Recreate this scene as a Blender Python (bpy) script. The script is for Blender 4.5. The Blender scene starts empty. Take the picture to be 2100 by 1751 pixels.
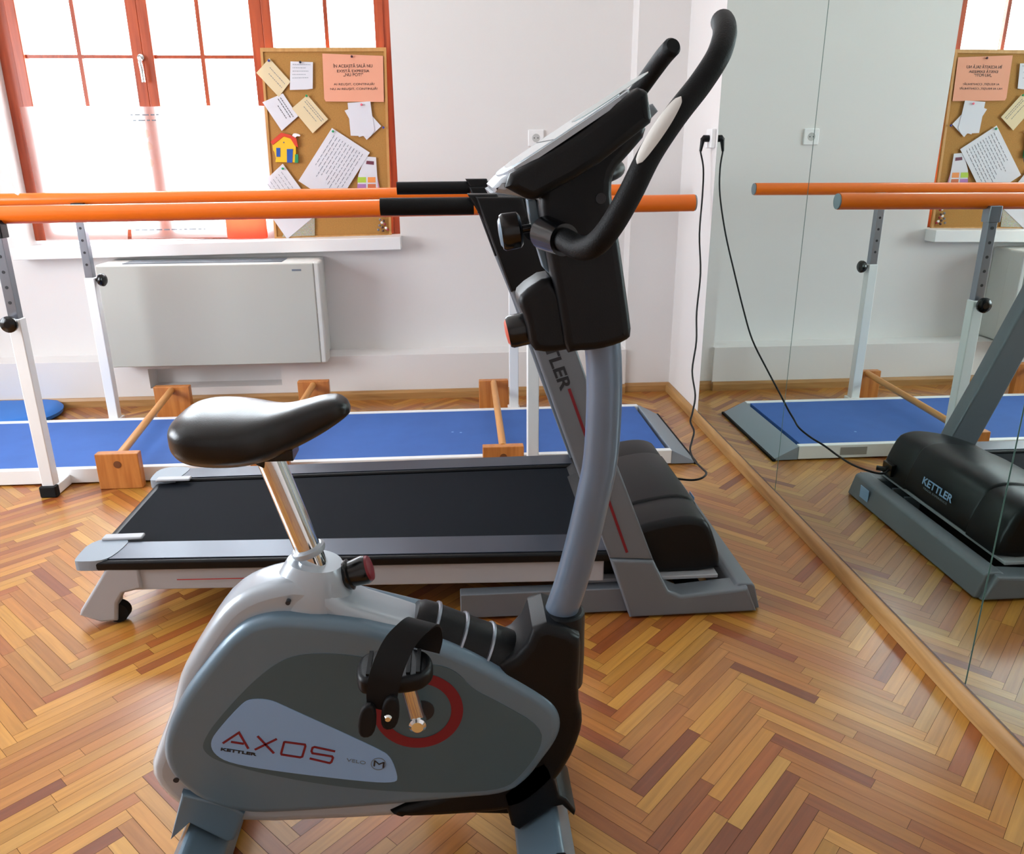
import bpy, bmesh, math, random
from mathutils import Vector, Matrix
from mathutils.geometry import tessellate_polygon
random.seed(7)
S = bpy.context.scene
C = S.collection

# ---------------------------------------------------------------- camera, world, light, exposure
cam = bpy.data.objects.new('camera', bpy.data.cameras.new('camera'))
C.objects.link(cam)
cam.data.sensor_width = 36
cam.data.lens = 1617.8/2100*36
cam.data.clip_start = .02
_p, _y, _r = math.radians(18.79), math.radians(-4.07), math.radians(-.36)
_Z = Matrix.Rotation(_y, 3, 'Z')
_f = _Z @ Vector((0, math.cos(_p), -math.sin(_p)))
_u = _Z @ Vector((0, math.sin(_p), math.cos(_p)))
_t = _Z @ Vector((1, 0, 0))
_rt = math.cos(_r)*_t+math.sin(_r)*_u
_up = -math.sin(_r)*_t+math.cos(_r)*_u
cam.matrix_world = Matrix(((_rt.x, _up.x, -_f.x, 0), (_rt.y, _up.y, -_f.y, 0), (_rt.z, _up.z, -_f.z, 1.25), (0, 0, 0, 1)))
S.camera = cam

S.view_settings.view_transform = 'Standard'
S.view_settings.look = 'None'
S.view_settings.gamma = 1
S.view_settings.use_curve_mapping = False
S.view_settings.exposure = 0.75
S.cycles.use_denoising = True
S.cycles.max_bounces = 10
S.cycles.diffuse_bounces = 5
S.cycles.glossy_bounces = 5
S.cycles.transparent_max_bounces = 12
S.cycles.sample_clamp_indirect = 8

w = bpy.data.worlds.new('sky'); S.world = w; w.use_nodes = True
w.node_tree.nodes['Background'].inputs[0].default_value = (.86, .93, 1, 1)
w.node_tree.nodes['Background'].inputs[1].default_value = 10.0

def portal(loc, rot, sx, sy):
    L = bpy.data.lights.new('daylight_portal', 'AREA'); L.shape = 'RECTANGLE'; L.size = sx; L.size_y = sy
    L.cycles.is_portal = True
    o = bpy.data.objects.new('daylight_portal', L); C.objects.link(o); o.location = loc; o.rotation_euler = rot
portal((-1.25, 4.75, 1.7), (math.radians(-90), 0, 0), 2.0, 1.8)
portal((-3.72, 1.85, 1.6), (0, math.radians(-90), 0), 1.6, 2.3)

# ---------------------------------------------------------------- materials
def lin(c): return tuple(((v/255)/12.92 if v <= 10 else ((v/255+.055)/1.055)**2.4) for v in c)+(1,)
def mat(name, rgb, rough=.5, metal=0, spec=.5, coat=0, bump=0, bscale=200, noise=0, nscale=20, trans=0):
    m = bpy.data.materials.new(name); m.use_nodes = True
    nt = m.node_tree; b = nt.nodes['Principled BSDF']
    col = lin(rgb)
    b.inputs['Base Color'].default_value = col
    b.inputs['Roughness'].default_value = rough
    b.inputs['Metallic'].default_value = metal
    b.inputs['Specular IOR Level'].default_value = spec
    b.inputs['Coat Weight'].default_value = coat
    b.inputs['Coat Roughness'].default_value = .1
    tc = nt.nodes.new('ShaderNodeTexCoord')
    if noise:
        n = nt.nodes.new('ShaderNodeTexNoise'); n.inputs['Scale'].default_value = nscale; n.inputs['Detail'].default_value = 5
        nt.links.new(tc.outputs['Object'], n.inputs['Vector'])
        mx = nt.nodes.new('ShaderNodeMix'); mx.data_type = 'RGBA'
        mx.inputs[6].default_value = tuple(v*(1-noise) for v in col[:3])+(1,)
        mx.inputs[7].default_value = tuple(min(1, v*(1+noise)) for v in col[:3])+(1,)
        nt.links.new(n.outputs['Fac'], mx.inputs[0]); nt.links.new(mx.outputs[2], b.inputs['Base Color'])
    if bump:
        n = nt.nodes.new('ShaderNodeTexNoise'); n.inputs['Scale'].default_value = bscale; n.inputs['Detail'].default_value = 3
        nt.links.new(tc.outputs['Object'], n.inputs['Vector'])
        bp = nt.nodes.new('ShaderNodeBump'); bp.inputs['Strength'].default_value = bump; bp.inputs['Distance'].default_value = .002
        nt.links.new(n.outputs['Fac'], bp.inputs['Height']); nt.links.new(bp.outputs['Normal'], b.inputs['Normal'])
    if trans:
        out = nt.nodes['Material Output']
        tl = nt.nodes.new('ShaderNodeBsdfTranslucent'); tl.inputs[0].default_value = col
        ms = nt.nodes.new('ShaderNodeMixShader'); ms.inputs[0].default_value = trans
        nt.links.new(b.outputs[0], ms.inputs[1]); nt.links.new(tl.outputs[0], ms.inputs[2]); nt.links.new(ms.outputs[0], out.inputs[0])
    return m

def wood(name, c1, c2, rough=.45, axis=0, scale=1.0):
    m = bpy.data.materials.new(name); m.use_nodes = True
    nt = m.node_tree; b = nt.nodes['Principled BSDF']
    tc = nt.nodes.new('ShaderNodeTexCoord'); mp = nt.nodes.new('ShaderNodeMapping')
    sc = [40*scale]*3; sc[axis] = 3*scale
    mp.inputs['Scale'].default_value = sc
    nt.links.new(tc.outputs['Object'], mp.inputs['Vector'])
    n = nt.nodes.new('ShaderNodeTexNoise'); n.inputs['Scale'].default_value = 1; n.inputs['Detail'].default_value = 6; n.inputs['Distortion'].default_value = .6
    nt.links.new(mp.outputs[0], n.inputs['Vector'])
    cr = nt.nodes.new('ShaderNodeValToRGB')
    cr.color_ramp.elements[0].position = .3; cr.color_ramp.elements[0].color = lin(c1)
    cr.color_ramp.elements[1].position = .7; cr.color_ramp.elements[1].color = lin(c2)
    nt.links.new(n.outputs['Fac'], cr.inputs[0]); nt.links.new(cr.outputs[0], b.inputs['Base Color'])
    b.inputs['Roughness'].default_value = rough
    return m

WALL = mat('wall_paint', (226, 223, 221), .85, bump=.15, bscale=150)
CEIL = mat('ceiling_paint', (235, 235, 232), .9)
SILL = mat('sill_white', (238, 238, 238), .4)
SKIRT = wood('skirting_oak', (150, 108, 62), (186, 142, 88), .4, 0)
SKIRTY = wood('skirting_oak_side', (148, 108, 60), (188, 146, 92), .4, 1)
FRAMEW = wood('window_varnish', (150, 62, 34), (186, 84, 46), .35, 2)
BEECH = wood('beech_varnished', (176, 104, 48), (206, 136, 70), .35, 2)
BEECHY = wood('beech_dowel', (190, 128, 66), (214, 156, 92), .4, 1)
ORANGE = mat('orange_plastic', (236, 112, 22), .28, noise=.06, nscale=8)
WHITEP = mat('white_enamel', (235, 236, 236), .35)
GREYCAP = mat('grey_end_cap', (140, 150, 160), .5)
BLACKP = mat('black_plastic', (4, 5, 8), .42, spec=.28, bump=.1, bscale=400)
BLACKG = mat('black_gloss', (7, 8, 10), .22)
FOAM = mat('black_foam', (4, 5, 7), .55, spec=.22, bump=.3, bscale=500)
RUBBER = mat('black_rubber', (9, 9, 11), .7, spec=.3)
STEEL = mat('steel_tube', (150, 155, 165), .3, metal=.9)
CHROME = mat('chrome', (235, 238, 240), .06, metal=1)
BLUEMAT = mat('blue_carpet', (56, 98, 170), .8, bump=.3, bscale=600, noise=.12, nscale=9)
BLUEFOAM = mat('blue_rubber', (24, 110, 196), .5)
SILVER = mat('silver_paint', (100, 122, 138), .38, metal=.2, coat=.25)
SHELL = mat('silver_shell_paint', (172, 180, 188), .3, metal=.2, coat=.35)
DARKSIL = mat('dark_silver_panel', (72, 93, 101), .5, metal=.1)
LABEL = mat('label_blue_white', (138, 172, 212), .45)
RED = mat('red_print', (118, 14, 30), .45)
INK = mat('black_print', (28, 30, 36), .5)
INKG = mat('grey_print', (112, 122, 132), .5)
TMGREY = mat('treadmill_grey_paint', (108, 113, 120), .42, metal=.15, bump=.05, bscale=900)
TMWHITE = mat('treadmill_light_panel', (170, 170, 174), .45)
BELT = mat('treadmill_belt', (7, 12, 20), .8, spec=.12, bump=.25, bscale=900)
RAILM = mat('treadmill_rail', (58, 64, 76), .3, metal=.5)
LEATHER = mat('saddle_vinyl', (8, 9, 11), .3, bump=.12, bscale=500)
FACE = mat('console_face_gloss', (214, 228, 234), .12, coat=.6)
BEIGE = mat('fan_coil_beige', (184, 185, 177), .5)
BEIGEW = mat('fan_coil_white', (206, 207, 202), .45)
DARKG = mat('dark_grille', (96, 102, 110), .5)
CORK = mat('cork', (176, 128, 66), .9, bump=.4, bscale=300, noise=.22, nscale=160)
CORKF = wood('board_frame_wood', (184, 134, 72), (206, 156, 94), .5, 2)
PAPER = mat('white_paper', (240, 240, 246), .8, trans=.25)
PAPERC = mat('cream_paper', (236, 218, 178), .8, trans=.15)
PAPERS = mat('salmon_paper', (246, 176, 146), .8, trans=.15)
POSTER = mat('poster_translucent', (254, 254, 252), .7, trans=.92)
POSTERO = mat('orange_translucent', (246, 140, 110), .6, trans=.75)
SCUFF = mat('scuff_mark', (120, 160, 215), .8)

def glass(name):
    m = bpy.data.materials.new(name); m.use_nodes = True
    nt = m.node_tree; nt.nodes.remove(nt.nodes['Principled BSDF'])
    t = nt.nodes.new('ShaderNodeBsdfTransparent'); t.inputs[0].default_value = (.96, .98, .98, 1)
    g = nt.nodes.new('ShaderNodeBsdfGlossy'); g.inputs['Roughness'].default_value = 0
    ms = nt.nodes.new('ShaderNodeMixShader')
    ms.inputs[0].default_value = .05; nt.links.new(t.outputs[0], ms.inputs[1]); nt.links.new(g.outputs[0], ms.inputs[2])
    nt.links.new(ms.outputs[0], nt.nodes['Material Output'].inputs[0])
    return m
GLASS = glass('window_glass')
MIRROR = mat('mirror_silver', (221, 236, 231), .0, metal=1)
MIRRORE = mat('mirror_edge_green', (90, 120, 112), .2)

# parquet: every strip has its own colour (attribute) plus grain along its length (uv)
PARQ = bpy.data.materials.new('parquet_strips'); PARQ.use_nodes = True
nt = PARQ.node_tree; b = nt.nodes['Principled BSDF']
at = nt.nodes.new('ShaderNodeAttribute'); at.attribute_name = 'strip'
uv = nt.nodes.new('ShaderNodeUVMap'); uv.uv_map = 'UVMap'
mp = nt.nodes.new('ShaderNodeMapping'); mp.inputs['Scale'].default_value = (5, 90, 1)
n = nt.nodes.new('ShaderNodeTexNoise'); n.inputs['Scale'].default_value = 1; n.inputs['Detail'].default_value = 6; n.inputs['Distortion'].default_value = .5
cr = nt.nodes.new('ShaderNodeValToRGB')
cr.color_ramp.elements[0].position = .25; cr.color_ramp.elements[0].color = (.72, .68, .62, 1)
cr.color_ramp.elements[1].position = .75; cr.color_ramp.elements[1].color = (1.12, 1.1, 1.05, 1)
mx = nt.nodes.new('ShaderNodeMix'); mx.data_type = 'RGBA'; mx.blend_type = 'MULTIPLY'; mx.inputs[0].default_value = .8
nt.links.new(uv.outputs[0], mp.inputs[0]); nt.links.new(mp.outputs[0], n.inputs['Vector']); nt.links.new(n.outputs['Fac'], cr.inputs[0])
nt.links.new(at.outputs['Color'], mx.inputs[6]); nt.links.new(cr.outputs[0], mx.inputs[7]); nt.links.new(mx.outputs[2], b.inputs['Base Color'])
b.inputs['Roughness'].default_value = .33
b.inputs['Coat Weight'].default_value = .5; b.inputs['Coat Roughness'].default_value = .22
GAP = mat('parquet_gap', (74, 44, 22), .8)

# ---------------------------------------------------------------- mesh helpers (all in world metres)
ROOT = {}
class MB:
    def __init__(s): s.v = []; s.f = []; s.flat = set()
    def add(s, vs, fs):
        k = len(s.v); s.v += [tuple(v) for v in vs]
        for f in fs:
            if len(f) > 6:  # caps: split into triangles that respect hollows of the outline, kept flat
                for tri in tessellate_polygon([[Vector(vs[i]) for i in f]]):
                    s.flat.add(len(s.f)); s.f.append(tuple(f[i]+k for i in tri))
            else: s.f.append(tuple(i+k for i in f))
        return s
    def box(s, x0, x1, y0, y1, z0, z1):
        return s.add([(x, y, z) for x in (x0, x1) for y in (y0, y1) for z in (z0, z1)],
                     [(0, 1, 3, 2), (4, 6, 7, 5), (0, 4, 5, 1), (2, 3, 7, 6), (0, 2, 6, 4), (1, 5, 7, 3)])
    def prism(s, pts, a, b, axis='Y'):
        n = len(pts)
        g = {'Y': lambda p, c: (p[0], c, p[1]), 'X': lambda p, c: (c, p[0], p[1]), 'Z': lambda p, c: (p[0], p[1], c)}[axis]
        return s.add([g(p, a) for p in pts]+[g(p, b) for p in pts],
                     [tuple(range(n)), tuple(range(2*n-1, n-1, -1))]+[(i, i+n, (i+1) % n+n, (i+1) % n) for i in range(n)])
    def rings(s, rs, caps=True, close=False):
        n = len(rs[0]); k = len(rs)
        fs = [(i*n+j, i*n+(j+1) % n, (i+1) * n+(j+1) % n, (i+1)*n+j) for i in range(k-1) for j in range(n)]
        if close: fs += [((k-1)*n+j, (k-1)*n+(j+1) % n, (j+1) % n, j) for j in range(n)]
        elif caps: fs += [tuple(range(n-1, -1, -1)), tuple((k-1)*n+j for j in range(n))]
        return s.add([v for r in rs for v in r], fs)
    def tube(s, path, r, seg=16, sq=False, caps=True):
        P = [Vector(p) for p in path]; rs = []
        rad = r if isinstance(r, (list, tuple)) else [r]*len(P)
        d0 = (P[1]-P[0]).normalized()
        nrm = d0.orthogonal().normalized()
        if sq: nrm = Vector((1, 1, 0)).normalized() if abs(d0.z) > .9 else nrm
        for i, p in enumerate(P):
            d = (P[min(i+1, len(P)-1)]-P[max(i-1, 0)]).normalized()
            nrm = (nrm-d*nrm.dot(d)).normalized(); bn = d.cross(nrm)
            rs.append([p+(nrm*math.cos(t)+bn*math.sin(t))*rad[i] for t in [2*math.pi*j/seg for j in range(seg)]])
        return s.rings(rs, caps)
    def lathe(s, prof, o, ax, seg=24):
        o = Vector(o); ax = Vector(ax).normalized(); a = ax.orthogonal().normalized(); c = ax.cross(a)
        return s.rings([[o+ax*h+(a*math.cos(t)+c*math.sin(t))*r for t in [2*math.pi*j/seg for j in range(seg)]] for h, r in prof])
    def pillow(s, pts, a, b, r, axis='Y', steps=4, r2=None):
        # outline extruded from a to b with rounded rims
        n = len(pts); P = [Vector(p) for p in pts]
        area = sum(P[i].x*P[(i+1) % n].y-P[(i+1) % n].x*P[i].y for i in range(n))
        sg = 1 if area > 0 else -1
        N = []
        for i in range(n):
            e1 = (P[i]-P[i-1]).normalized(); e2 = (P[(i+1) % n]-P[i]).normalized()
            n1 = Vector((-e1.y, e1.x))*sg; n2 = Vector((-e2.y, e2.x))*sg
            m = (n1+n2); L = max(.35, m.length_squared/2)
            N.append(m.normalized()/max(.6, math.sqrt(L/2+.5) if False else max(.6, m.length/2)))
        g = {'Y': lambda p, c: (p[0], c, p[1]), 'X': lambda p, c: (c, p[0], p[1]), 'Z': lambda p, c: (p[0], p[1], c)}[axis]
        rs = []; r2 = r if r2 is None else r2
        for k in range(steps+1):
            t = k/steps*math.pi/2
            rs.append([g(P[i]+N[i]*r*(1-math.sin(t)), a+(b-a)/abs(b-a)*r*(1-math.cos(t))) for i in range(n)])
        for k in range(steps, -1, -1):
            t = k/steps*math.pi/2
            rs.append([g(P[i]+N[i]*r2*(1-math.sin(t)), b-(b-a)/abs(b-a)*r2*(1-math.cos(t))) for i in range(n)])
        return s.rings(rs)

def smooth_poly(pts, it=2, closed=True):
    # Chaikin corner cutting
    for _ in range(it):
        q = []; n = len(pts)
        for i in range(n if closed else n-1):
            a = Vector(pts[i]); c = Vector(pts[(i+1) % n])
            q += [a*.75+c*.25, a*.25+c*.75]
        if not closed: q = [Vector(pts[0])]+q+[Vector(pts[-1])]
        pts = q
    return [tuple(p) for p in pts]
def crv(pts, k=8):
    P = [Vector(p) for p in pts]; P = [P[0]*2-P[1]]+P+[P[-1]*2-P[-2]]; out = []
    for i in range(1, len(P)-2):
        for j in range(k):
            t = j/k
            out.append(.5*((2*P[i])+(P[i+1]-P[i-1])*t+(2*P[i-1]-5*P[i]+4*P[i+1]-P[i+2])*t*t+(3*P[i]-P[i-1]-3*P[i+1]+P[i+2])*t**3))
    out.append(P[-2]); return out

def obj(name, mb, m, parent=None, bevel=0, smooth=False, seg=3, label=None, kind=None):
    me = bpy.data.meshes.new(name)
    o0 = ROOT.get(parent.name, Vector((0, 0, 0))) if parent else Vector((0, 0, 0))
    me.from_pydata([tuple(Vector(v)-o0) for v in mb.v], [], mb.f)
    if smooth or bevel:
        for i, p in enumerate(me.polygons): p.use_smooth = i not in mb.flat
    bm = bmesh.new(); bm.from_mesh(me)
    bmesh.ops.remove_doubles(bm, verts=bm.verts, dist=1e-6)
    bmesh.ops.recalc_face_normals(bm, faces=bm.faces); bm.to_mesh(me); bm.free()
    me.materials.append(m)
    o = bpy.data.objects.new(name, me); C.objects.link(o)
    if parent: o.parent = parent; ROOT[o.name] = o0
    if bevel:
        md = o.modifiers.new('b', 'BEVEL'); md.width = bevel; md.segments = seg; md.limit_method = 'ANGLE'; md.angle_limit = math.radians(32); md.harden_normals = True
        smooth = True
    if smooth:
        if not bevel:
            bm = bmesh.new(); bm.from_mesh(me)
            for e in bm.edges:
                if len(e.link_faces) == 2 and e.calc_face_angle(0) > math.radians(38): e.smooth = False
            bm.to_mesh(me); bm.free()
    if label: o['label'] = label
    if kind: o['kind'] = kind
    return o
def thing(name, label, cat, loc, group=None):
    o = bpy.data.objects.new(name, None); C.objects.link(o); o.location = loc; o.empty_display_size = .05
    o['label'] = label; o['category'] = cat
    if group: o['group'] = group
    ROOT[o.name] = Vector(loc); return o
def tag(o, label, cat, group=None):
    o['label'] = label; o['category'] = cat
    if group: o['group'] = group
    return o
def struct(name, mb, m, parent=None, **k):
    o = obj(name, mb, m, parent, **k)
    if not parent: o['kind'] = 'structure'
    return o
def ribbon(pts, wd, y, mb=None):
    # flat stroke in a Y plane through (x, z) points
    mb = mb or MB(); P = [Vector(p) for p in pts]; L = []; R = []
    for i, p in enumerate(P):
        a = (p-P[i-1]).normalized() if i else None
        c = (P[i+1]-p).normalized() if i < len(P)-1 else None
        d = ((a or c)+(c or a)).normalized(); nn = Vector((-d.y, d.x)); k = 1/max(.5, nn.dot(Vector((-(a or c).y, (a or c).x))))
        L.append(p+nn*wd/2*k); R.append(p-nn*wd/2*k)
    for i in range(len(P)-1):
        mb.prism([L[i], L[i+1], R[i+1], R[i]], y, y-.0008)
    return mb
def text(name, body, o, xd, yd, m, parent, depth=.0006, bold=0):
    # text fitted to the parallelogram o, o+xd, o+yd
    cu = bpy.data.curves.new('t', 'FONT'); cu.body = body; cu.extrude = .001; cu.offset = bold; cu.align_x = 'LEFT'
    t = bpy.data.objects.new('t', cu); C.objects.link(t)
    dg = bpy.context.evaluated_depsgraph_get(); dg.update()
    me = bpy.data.meshes.new_from_object(t.evaluated_get(dg))
    bpy.data.objects.remove(t)
    xs = [v.co.x for v in me.vertices]; ys = [v.co.y for v in me.vertices]; zs = [v.co.z for v in me.vertices]
    x0, x1, y0, y1 = min(xs), max(xs), min(ys), max(ys)
    o, xd, yd = Vector(o), Vector(xd), Vector(yd); nn = xd.cross(yd).normalized(); o0 = ROOT[parent.name]
    for v in me.vertices:
        v.co = o+xd*((v.co.x-x0)/(x1-x0))+yd*((v.co.y-y0)/(y1-y0))+nn*(depth if v.co.z > 0 else 0)-o0
    me.materials.clear(); me.materials.append(m)
    ob = bpy.data.objects.new(name, me); C.objects.link(ob); ob.parent = parent; ROOT[ob.name] = o0
    return ob
def v3(p, y): return (p[0], y, p[1])

# ---------------------------------------------------------------- the room
M = 1.191; WB = 4.37; PIL = 4.23; PLF = 4.21; ZC = 3.0; XL = -3.5; YF = -2.6
# floor: herringbone strips
def make_floor():
    L, wd = .488, .0320; c = math.sqrt(.5)
    U = Vector((c, c)); Vv = Vector((-c, c)); org = Vector((.3585, 1.5))
    vs = []; fs = []; cols = []; uvs = []
    pal = [(188, 128, 54), (190, 126, 56), (180, 112, 50), (172, 104, 46), (196, 134, 66), (162, 90, 40), (186, 120, 58), (140, 70, 36), (176, 106, 48), (200, 142, 72), (158, 84, 40), (190, 128, 58), (182, 116, 56), (172, 102, 52)]
    def strip(a, du, dv, l):
        # a corner, du long direction, dv cross direction
        g = .0004
        p = [a+du*g+dv*g, a+du*(l-g)+dv*g, a+du*(l-g)+dv*(wd-g), a+du*g+dv*(wd-g)]
        ctr = sum(p, Vector((0, 0)))/4
        if not (XL-.3 < ctr.x < M+.02 and YF < ctr.y < WB+.1): return
        k = len(vs); vs.extend([(q.x, q.y, 0) for q in p]); fs.append((k, k+1, k+2, k+3))
        col = lin(random.choice(pal)); col = (col[0]*.97, col[1]*1.06, col[2]*.86); br = random.uniform(.76, 1.06)
        cols.append((col[0]*br, col[1]*br, col[2]*br, 1))
        ou = random.uniform(0, 50)
        uvs.extend([(ou, ou), (ou+l, ou), (ou+l, ou+wd), (ou, ou+wd)])
    for m_ in range(-6, 5):
        for k in range(-160, 160):
            o = org+U*(k*wd+m_*L)+Vv*(k*wd-m_*L)
            if abs(o.y-1) > 5 or abs(o.x+1) > 4: continue
            s = random.choice((.5, .5, .5, .45, .55, 1))
            for (a, du, dv) in ((o, U, Vv), (o+Vv*wd, Vv, U)):
                if s == 1: strip(a, du, dv, L)
                else:
                    strip(a, du, dv, L*s); strip(a+du*L*s, du, dv, L*(1-s))
    me = bpy.data.meshes.new('floor'); k = len(vs)
    vs += [(XL-.3, YF, -.002), (M+.02, YF, -.002), (M+.02, WB+.02, -.002), (XL-.3, WB+.02, -.002)]; fs.append((k, k+1, k+2, k+3))
    me.from_pydata(vs, [], fs)
    me.materials.append(PARQ); me.materials.append(GAP); me.polygons[-1].material_index = 1
    ca = me.color_attributes.new('strip', 'FLOAT_COLOR', 'CORNER'); ul = me.uv_layers.new(name='UVMap')
    for i, cc in enumerate(cols):
        for j in range(4):
            ca.data[i*4+j].color = cc; ul.data[i*4+j].uv = uvs[i*4+j]
    o = bpy.data.objects.new('floor', me); C.objects.link(o); o['kind'] = 'structure'
make_floor()
struct('ceiling', MB().box(XL-.2, M+.2, YF-.2, WB+.3, ZC, ZC+.1), CEIL)
# back wall with the window opening
WX0, WX1, WZ0, WZ1 = -2.22, -.283, .85, 2.6
mb = MB()
mb.box(XL-.2, WX0, WB, WB+.3, 0, ZC); mb.box(WX1, M+.2, WB, WB+.3, 0, ZC)
mb.box(WX0, WX1, WB, WB+.3, 0, WZ0-.06); mb.box(WX0, WX1, WB, WB+.3, WZ1, ZC)
struct('wall_back', mb, WALL)
# plinth ledge along the wall with the recess under the fan coil
NX = [(-1.6445,0.1641),(-0.9494,0.1464)]
mb = MB()
mb.box(XL, NX[0][0], PLF, WB, 0, .245); mb.box(NX[1][0], .935, PLF, WB, 0, .245)
mb.box(NX[0][0], NX[1][0], PLF, WB, 0, .092); mb.box(NX[0][0], NX[1][0], PLF, WB, .20, .245)
mb.box(NX[0][0], NX[1][0], PLF+.12, WB, .092, .20)
struct('trim_1', mb, WALL)
struct('trim_2', MB().box(.935, M+.15, PIL, WB, 0, ZC), WALL)
mb = MB().box(M, M+.2, YF, WB, 0, ZC); struct('wall_right', mb, WALL)
# left wall with an added opening for side light, wall behind the camera
mb = MB()
mb.box(XL-.2, XL, YF, .7, 0, ZC); mb.box(XL-.2, XL, 3.0, WB, 0, ZC); mb.box(XL-.2, XL, .7, 3.0, 0, .8); mb.box(XL-.2, XL, .7, 3.0, 2.4, ZC)
struct('wall_left', mb, WALL)
struct('wall_front', MB().box(XL-.2, M+.2, YF-.2, YF, 0, ZC), WALL)
# skirting
mb = MB(); sk = [(0, 0), (.018, 0), (.018, .035), (.012, .05), (0, .05)]
mb.prism([(PLF-a, z) for a, z in sk], XL, .935, 'X'); mb.prism([(PIL-a, z) for a, z in sk], .935, M, 'X')
struct('baseboard_back', mb, SKIRT)
mb = MB().prism([(M, 0), (M-.022, 0), (M-.022, .03), (M-.016, .044), (M-.008, .052), (M, .052)], YF, PIL-.018, 'Y')
struct('baseboard_right', mb, SKIRTY, bevel=.002)
struct('trim_3', MB().box(M-.006, M, YF, 3.659, .052, .058), STEEL)

# window (oak red frame, muntins, handle, panes)
WY = 4.47
wn = bpy.data.objects.new('window_1', None); C.objects.link(wn); wn.location = (-1.25, WY, .85); wn['kind'] = 'structure'; ROOT['window_1'] = Vector(wn.location)
def vx(px): return px
X = [p[0] for p in [(-2.1767,1.7791),(-2.0744,1.7794),(-1.8359,1.78),(-1.5765,1.7808),(-1.4911,1.781),(-1.2358,1.7817),(-0.9566,1.7825),(-0.8815,1.7827),(-0.6087,1.7835),(-0.3508,1.7842),(-0.2866,1.7844)]]
mb = MB()
mb.box(WX0, X[1]-.04, WY, WY+.07, WZ0, WZ1); mb.box(X[6]+.035, X[7]-.02, WY-.005, WY+.07, WZ0, WZ1); mb.box(X[9]+.02, WX1+.005, WY, WY+.07, WZ0, WZ1)
mb.box(WX0, WX1, WY+.001, WY+.069, WZ0, WZ0+.03); mb.box(WX0, WX1, WY+.001, WY+.069, WZ1-.06, WZ1)
struct('window_frame', mb, FRAMEW, wn, bevel=.003)
def sash(x0, x1, mun, sl, sr, hz):
    mb = MB()
    mb.box(x0, x0+sl, WY-.012, WY+.05, WZ0+.015, WZ1-.03); mb.box(x1-sr, x1, WY-.012, WY+.05, WZ0+.015, WZ1-.03)
    mb.box(x0, x1, WY-.010, WY+.048, WZ0+.015, WZ0+.055); mb.box(x0, x1, WY-.010, WY+.048, WZ1-.1, WZ1-.03)
    s = struct('window_sash', mb, FRAMEW, wn, bevel=.004)
    mb = MB()
    for m_ in mun: mb.box(m_-.010, m_+.010, WY+.004, WY+.03, WZ0+.05, WZ1-.1)
    for h in hz: mb.box(x0+sl, x1-sr, WY+.005, WY+.029, h-.008, h+.008)
    obj('muntin', mb, FRAMEW, s); obj('pane', MB().box(x0+sl*.8, x1-sr*.8, WY+.034, WY+.038, WZ0+.045, WZ1-.08), GLASS, s)
    return s
hz = (1.335, 1.745, 2.15)
sash(X[0]+.03, (X[3]+X[4])/2+.012, [X[2]], .05, .055, hz)
s2 = sash((X[3]+X[4])/2+.012, X[6]+.035, [X[5]], .05, .06, hz)
sash(X[7]-.04, X[9]+.03, [X[8]], .045, .045, hz)
hx, hzz = [(-1.5307,1.7387)][0]
h = obj('window_handle', MB().lathe([(0, .016), (.012, .016), (.014, .009), (.03, .009)], (hx, WY-.012, hzz), (0, -1, 0), 16).tube(crv([(hx, WY-.036, hzz), (hx+.001, WY-.042, hzz-.02), (hx+.004, WY-.042, hzz-.07), (hx+.004, WY-.040, hzz-.115)], 4), [.009]*3+[.0095]*10, 12), CHROME, wn, smooth=True)
# sill
mb = MB(); (sa, sb) = [(-0.2771,0.8638),(-0.2804,0.7986)]
mb.add([(WX0-.03, 4.27, .772), (sa[0], 4.27, sb[1]), (sa[0], WB, sb[1]), (WX0-.03, WB, .772), (WX0-.03, 4.27, .832), (sa[0], 4.27, sa[1]), (sa[0], WB, sa[1]), (WX0-.03, WB, .832)],
       [(0, 1, 2, 3), (4, 7, 6, 5), (0, 4, 5, 1), (1, 5, 6, 2), (2, 6, 7, 3), (3, 7, 4, 0)])
mb.add([(WX0, WB, .79), (WX1, WB, .79), (WX1, WY+.07, .80), (WX0, WY+.07, .79), (WX0, WB, .832), (WX1, WB, sa[1]), (WX1, WY+.07, sa[1]), (WX0, WY+.07, .832)],
       [(0, 1, 2, 3), (4, 7, 6, 5), (0, 4, 5, 1), (1, 5, 6, 2), (2, 6, 7, 3), (3, 7, 4, 0)])
struct('trim_4', mb, SILL, bevel=.004)

# added left-wall window, out of view, put in for its side light
w2 = MB()
for y in (.7, 1.82, 2.94): w2.box(XL-.14, XL-.08, y, y+.06, .8, 2.4)
w2.box(XL-.14, XL-.08, .7, 3.0, .8, .87); w2.box(XL-.14, XL-.08, .7, 3.0, 2.33, 2.4)
struct('added_window', w2, FRAMEW)

# mirror panels
def mirror(y0, y1, label):
    t = thing('mirror_panel', label, 'mirror', (M, (y0+y1)/2, .058), 'wall mirror panels')
    obj('mirror_glass', MB().box(M-.006, M-.0002, y0+.0015, y1-.0015, .058, 2.35), MIRROR, t)
    for y in (y0, y1-.0015): obj('mirror_edge', MB().box(M-.0061, M, y+.0003, y+.0013, .058, 2.35), MIRRORE, t)
mirror(2.668, 3.659, 'tall frameless wall mirror next to the plug and socket near the room corner')
mirror(1.500, 2.666, 'tall wall mirror between the two thin vertical seams, showing the cork board')
mirror(.33, 1.498, 'wall mirror nearest the camera, at the right edge, right of the nearer seam')

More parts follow.
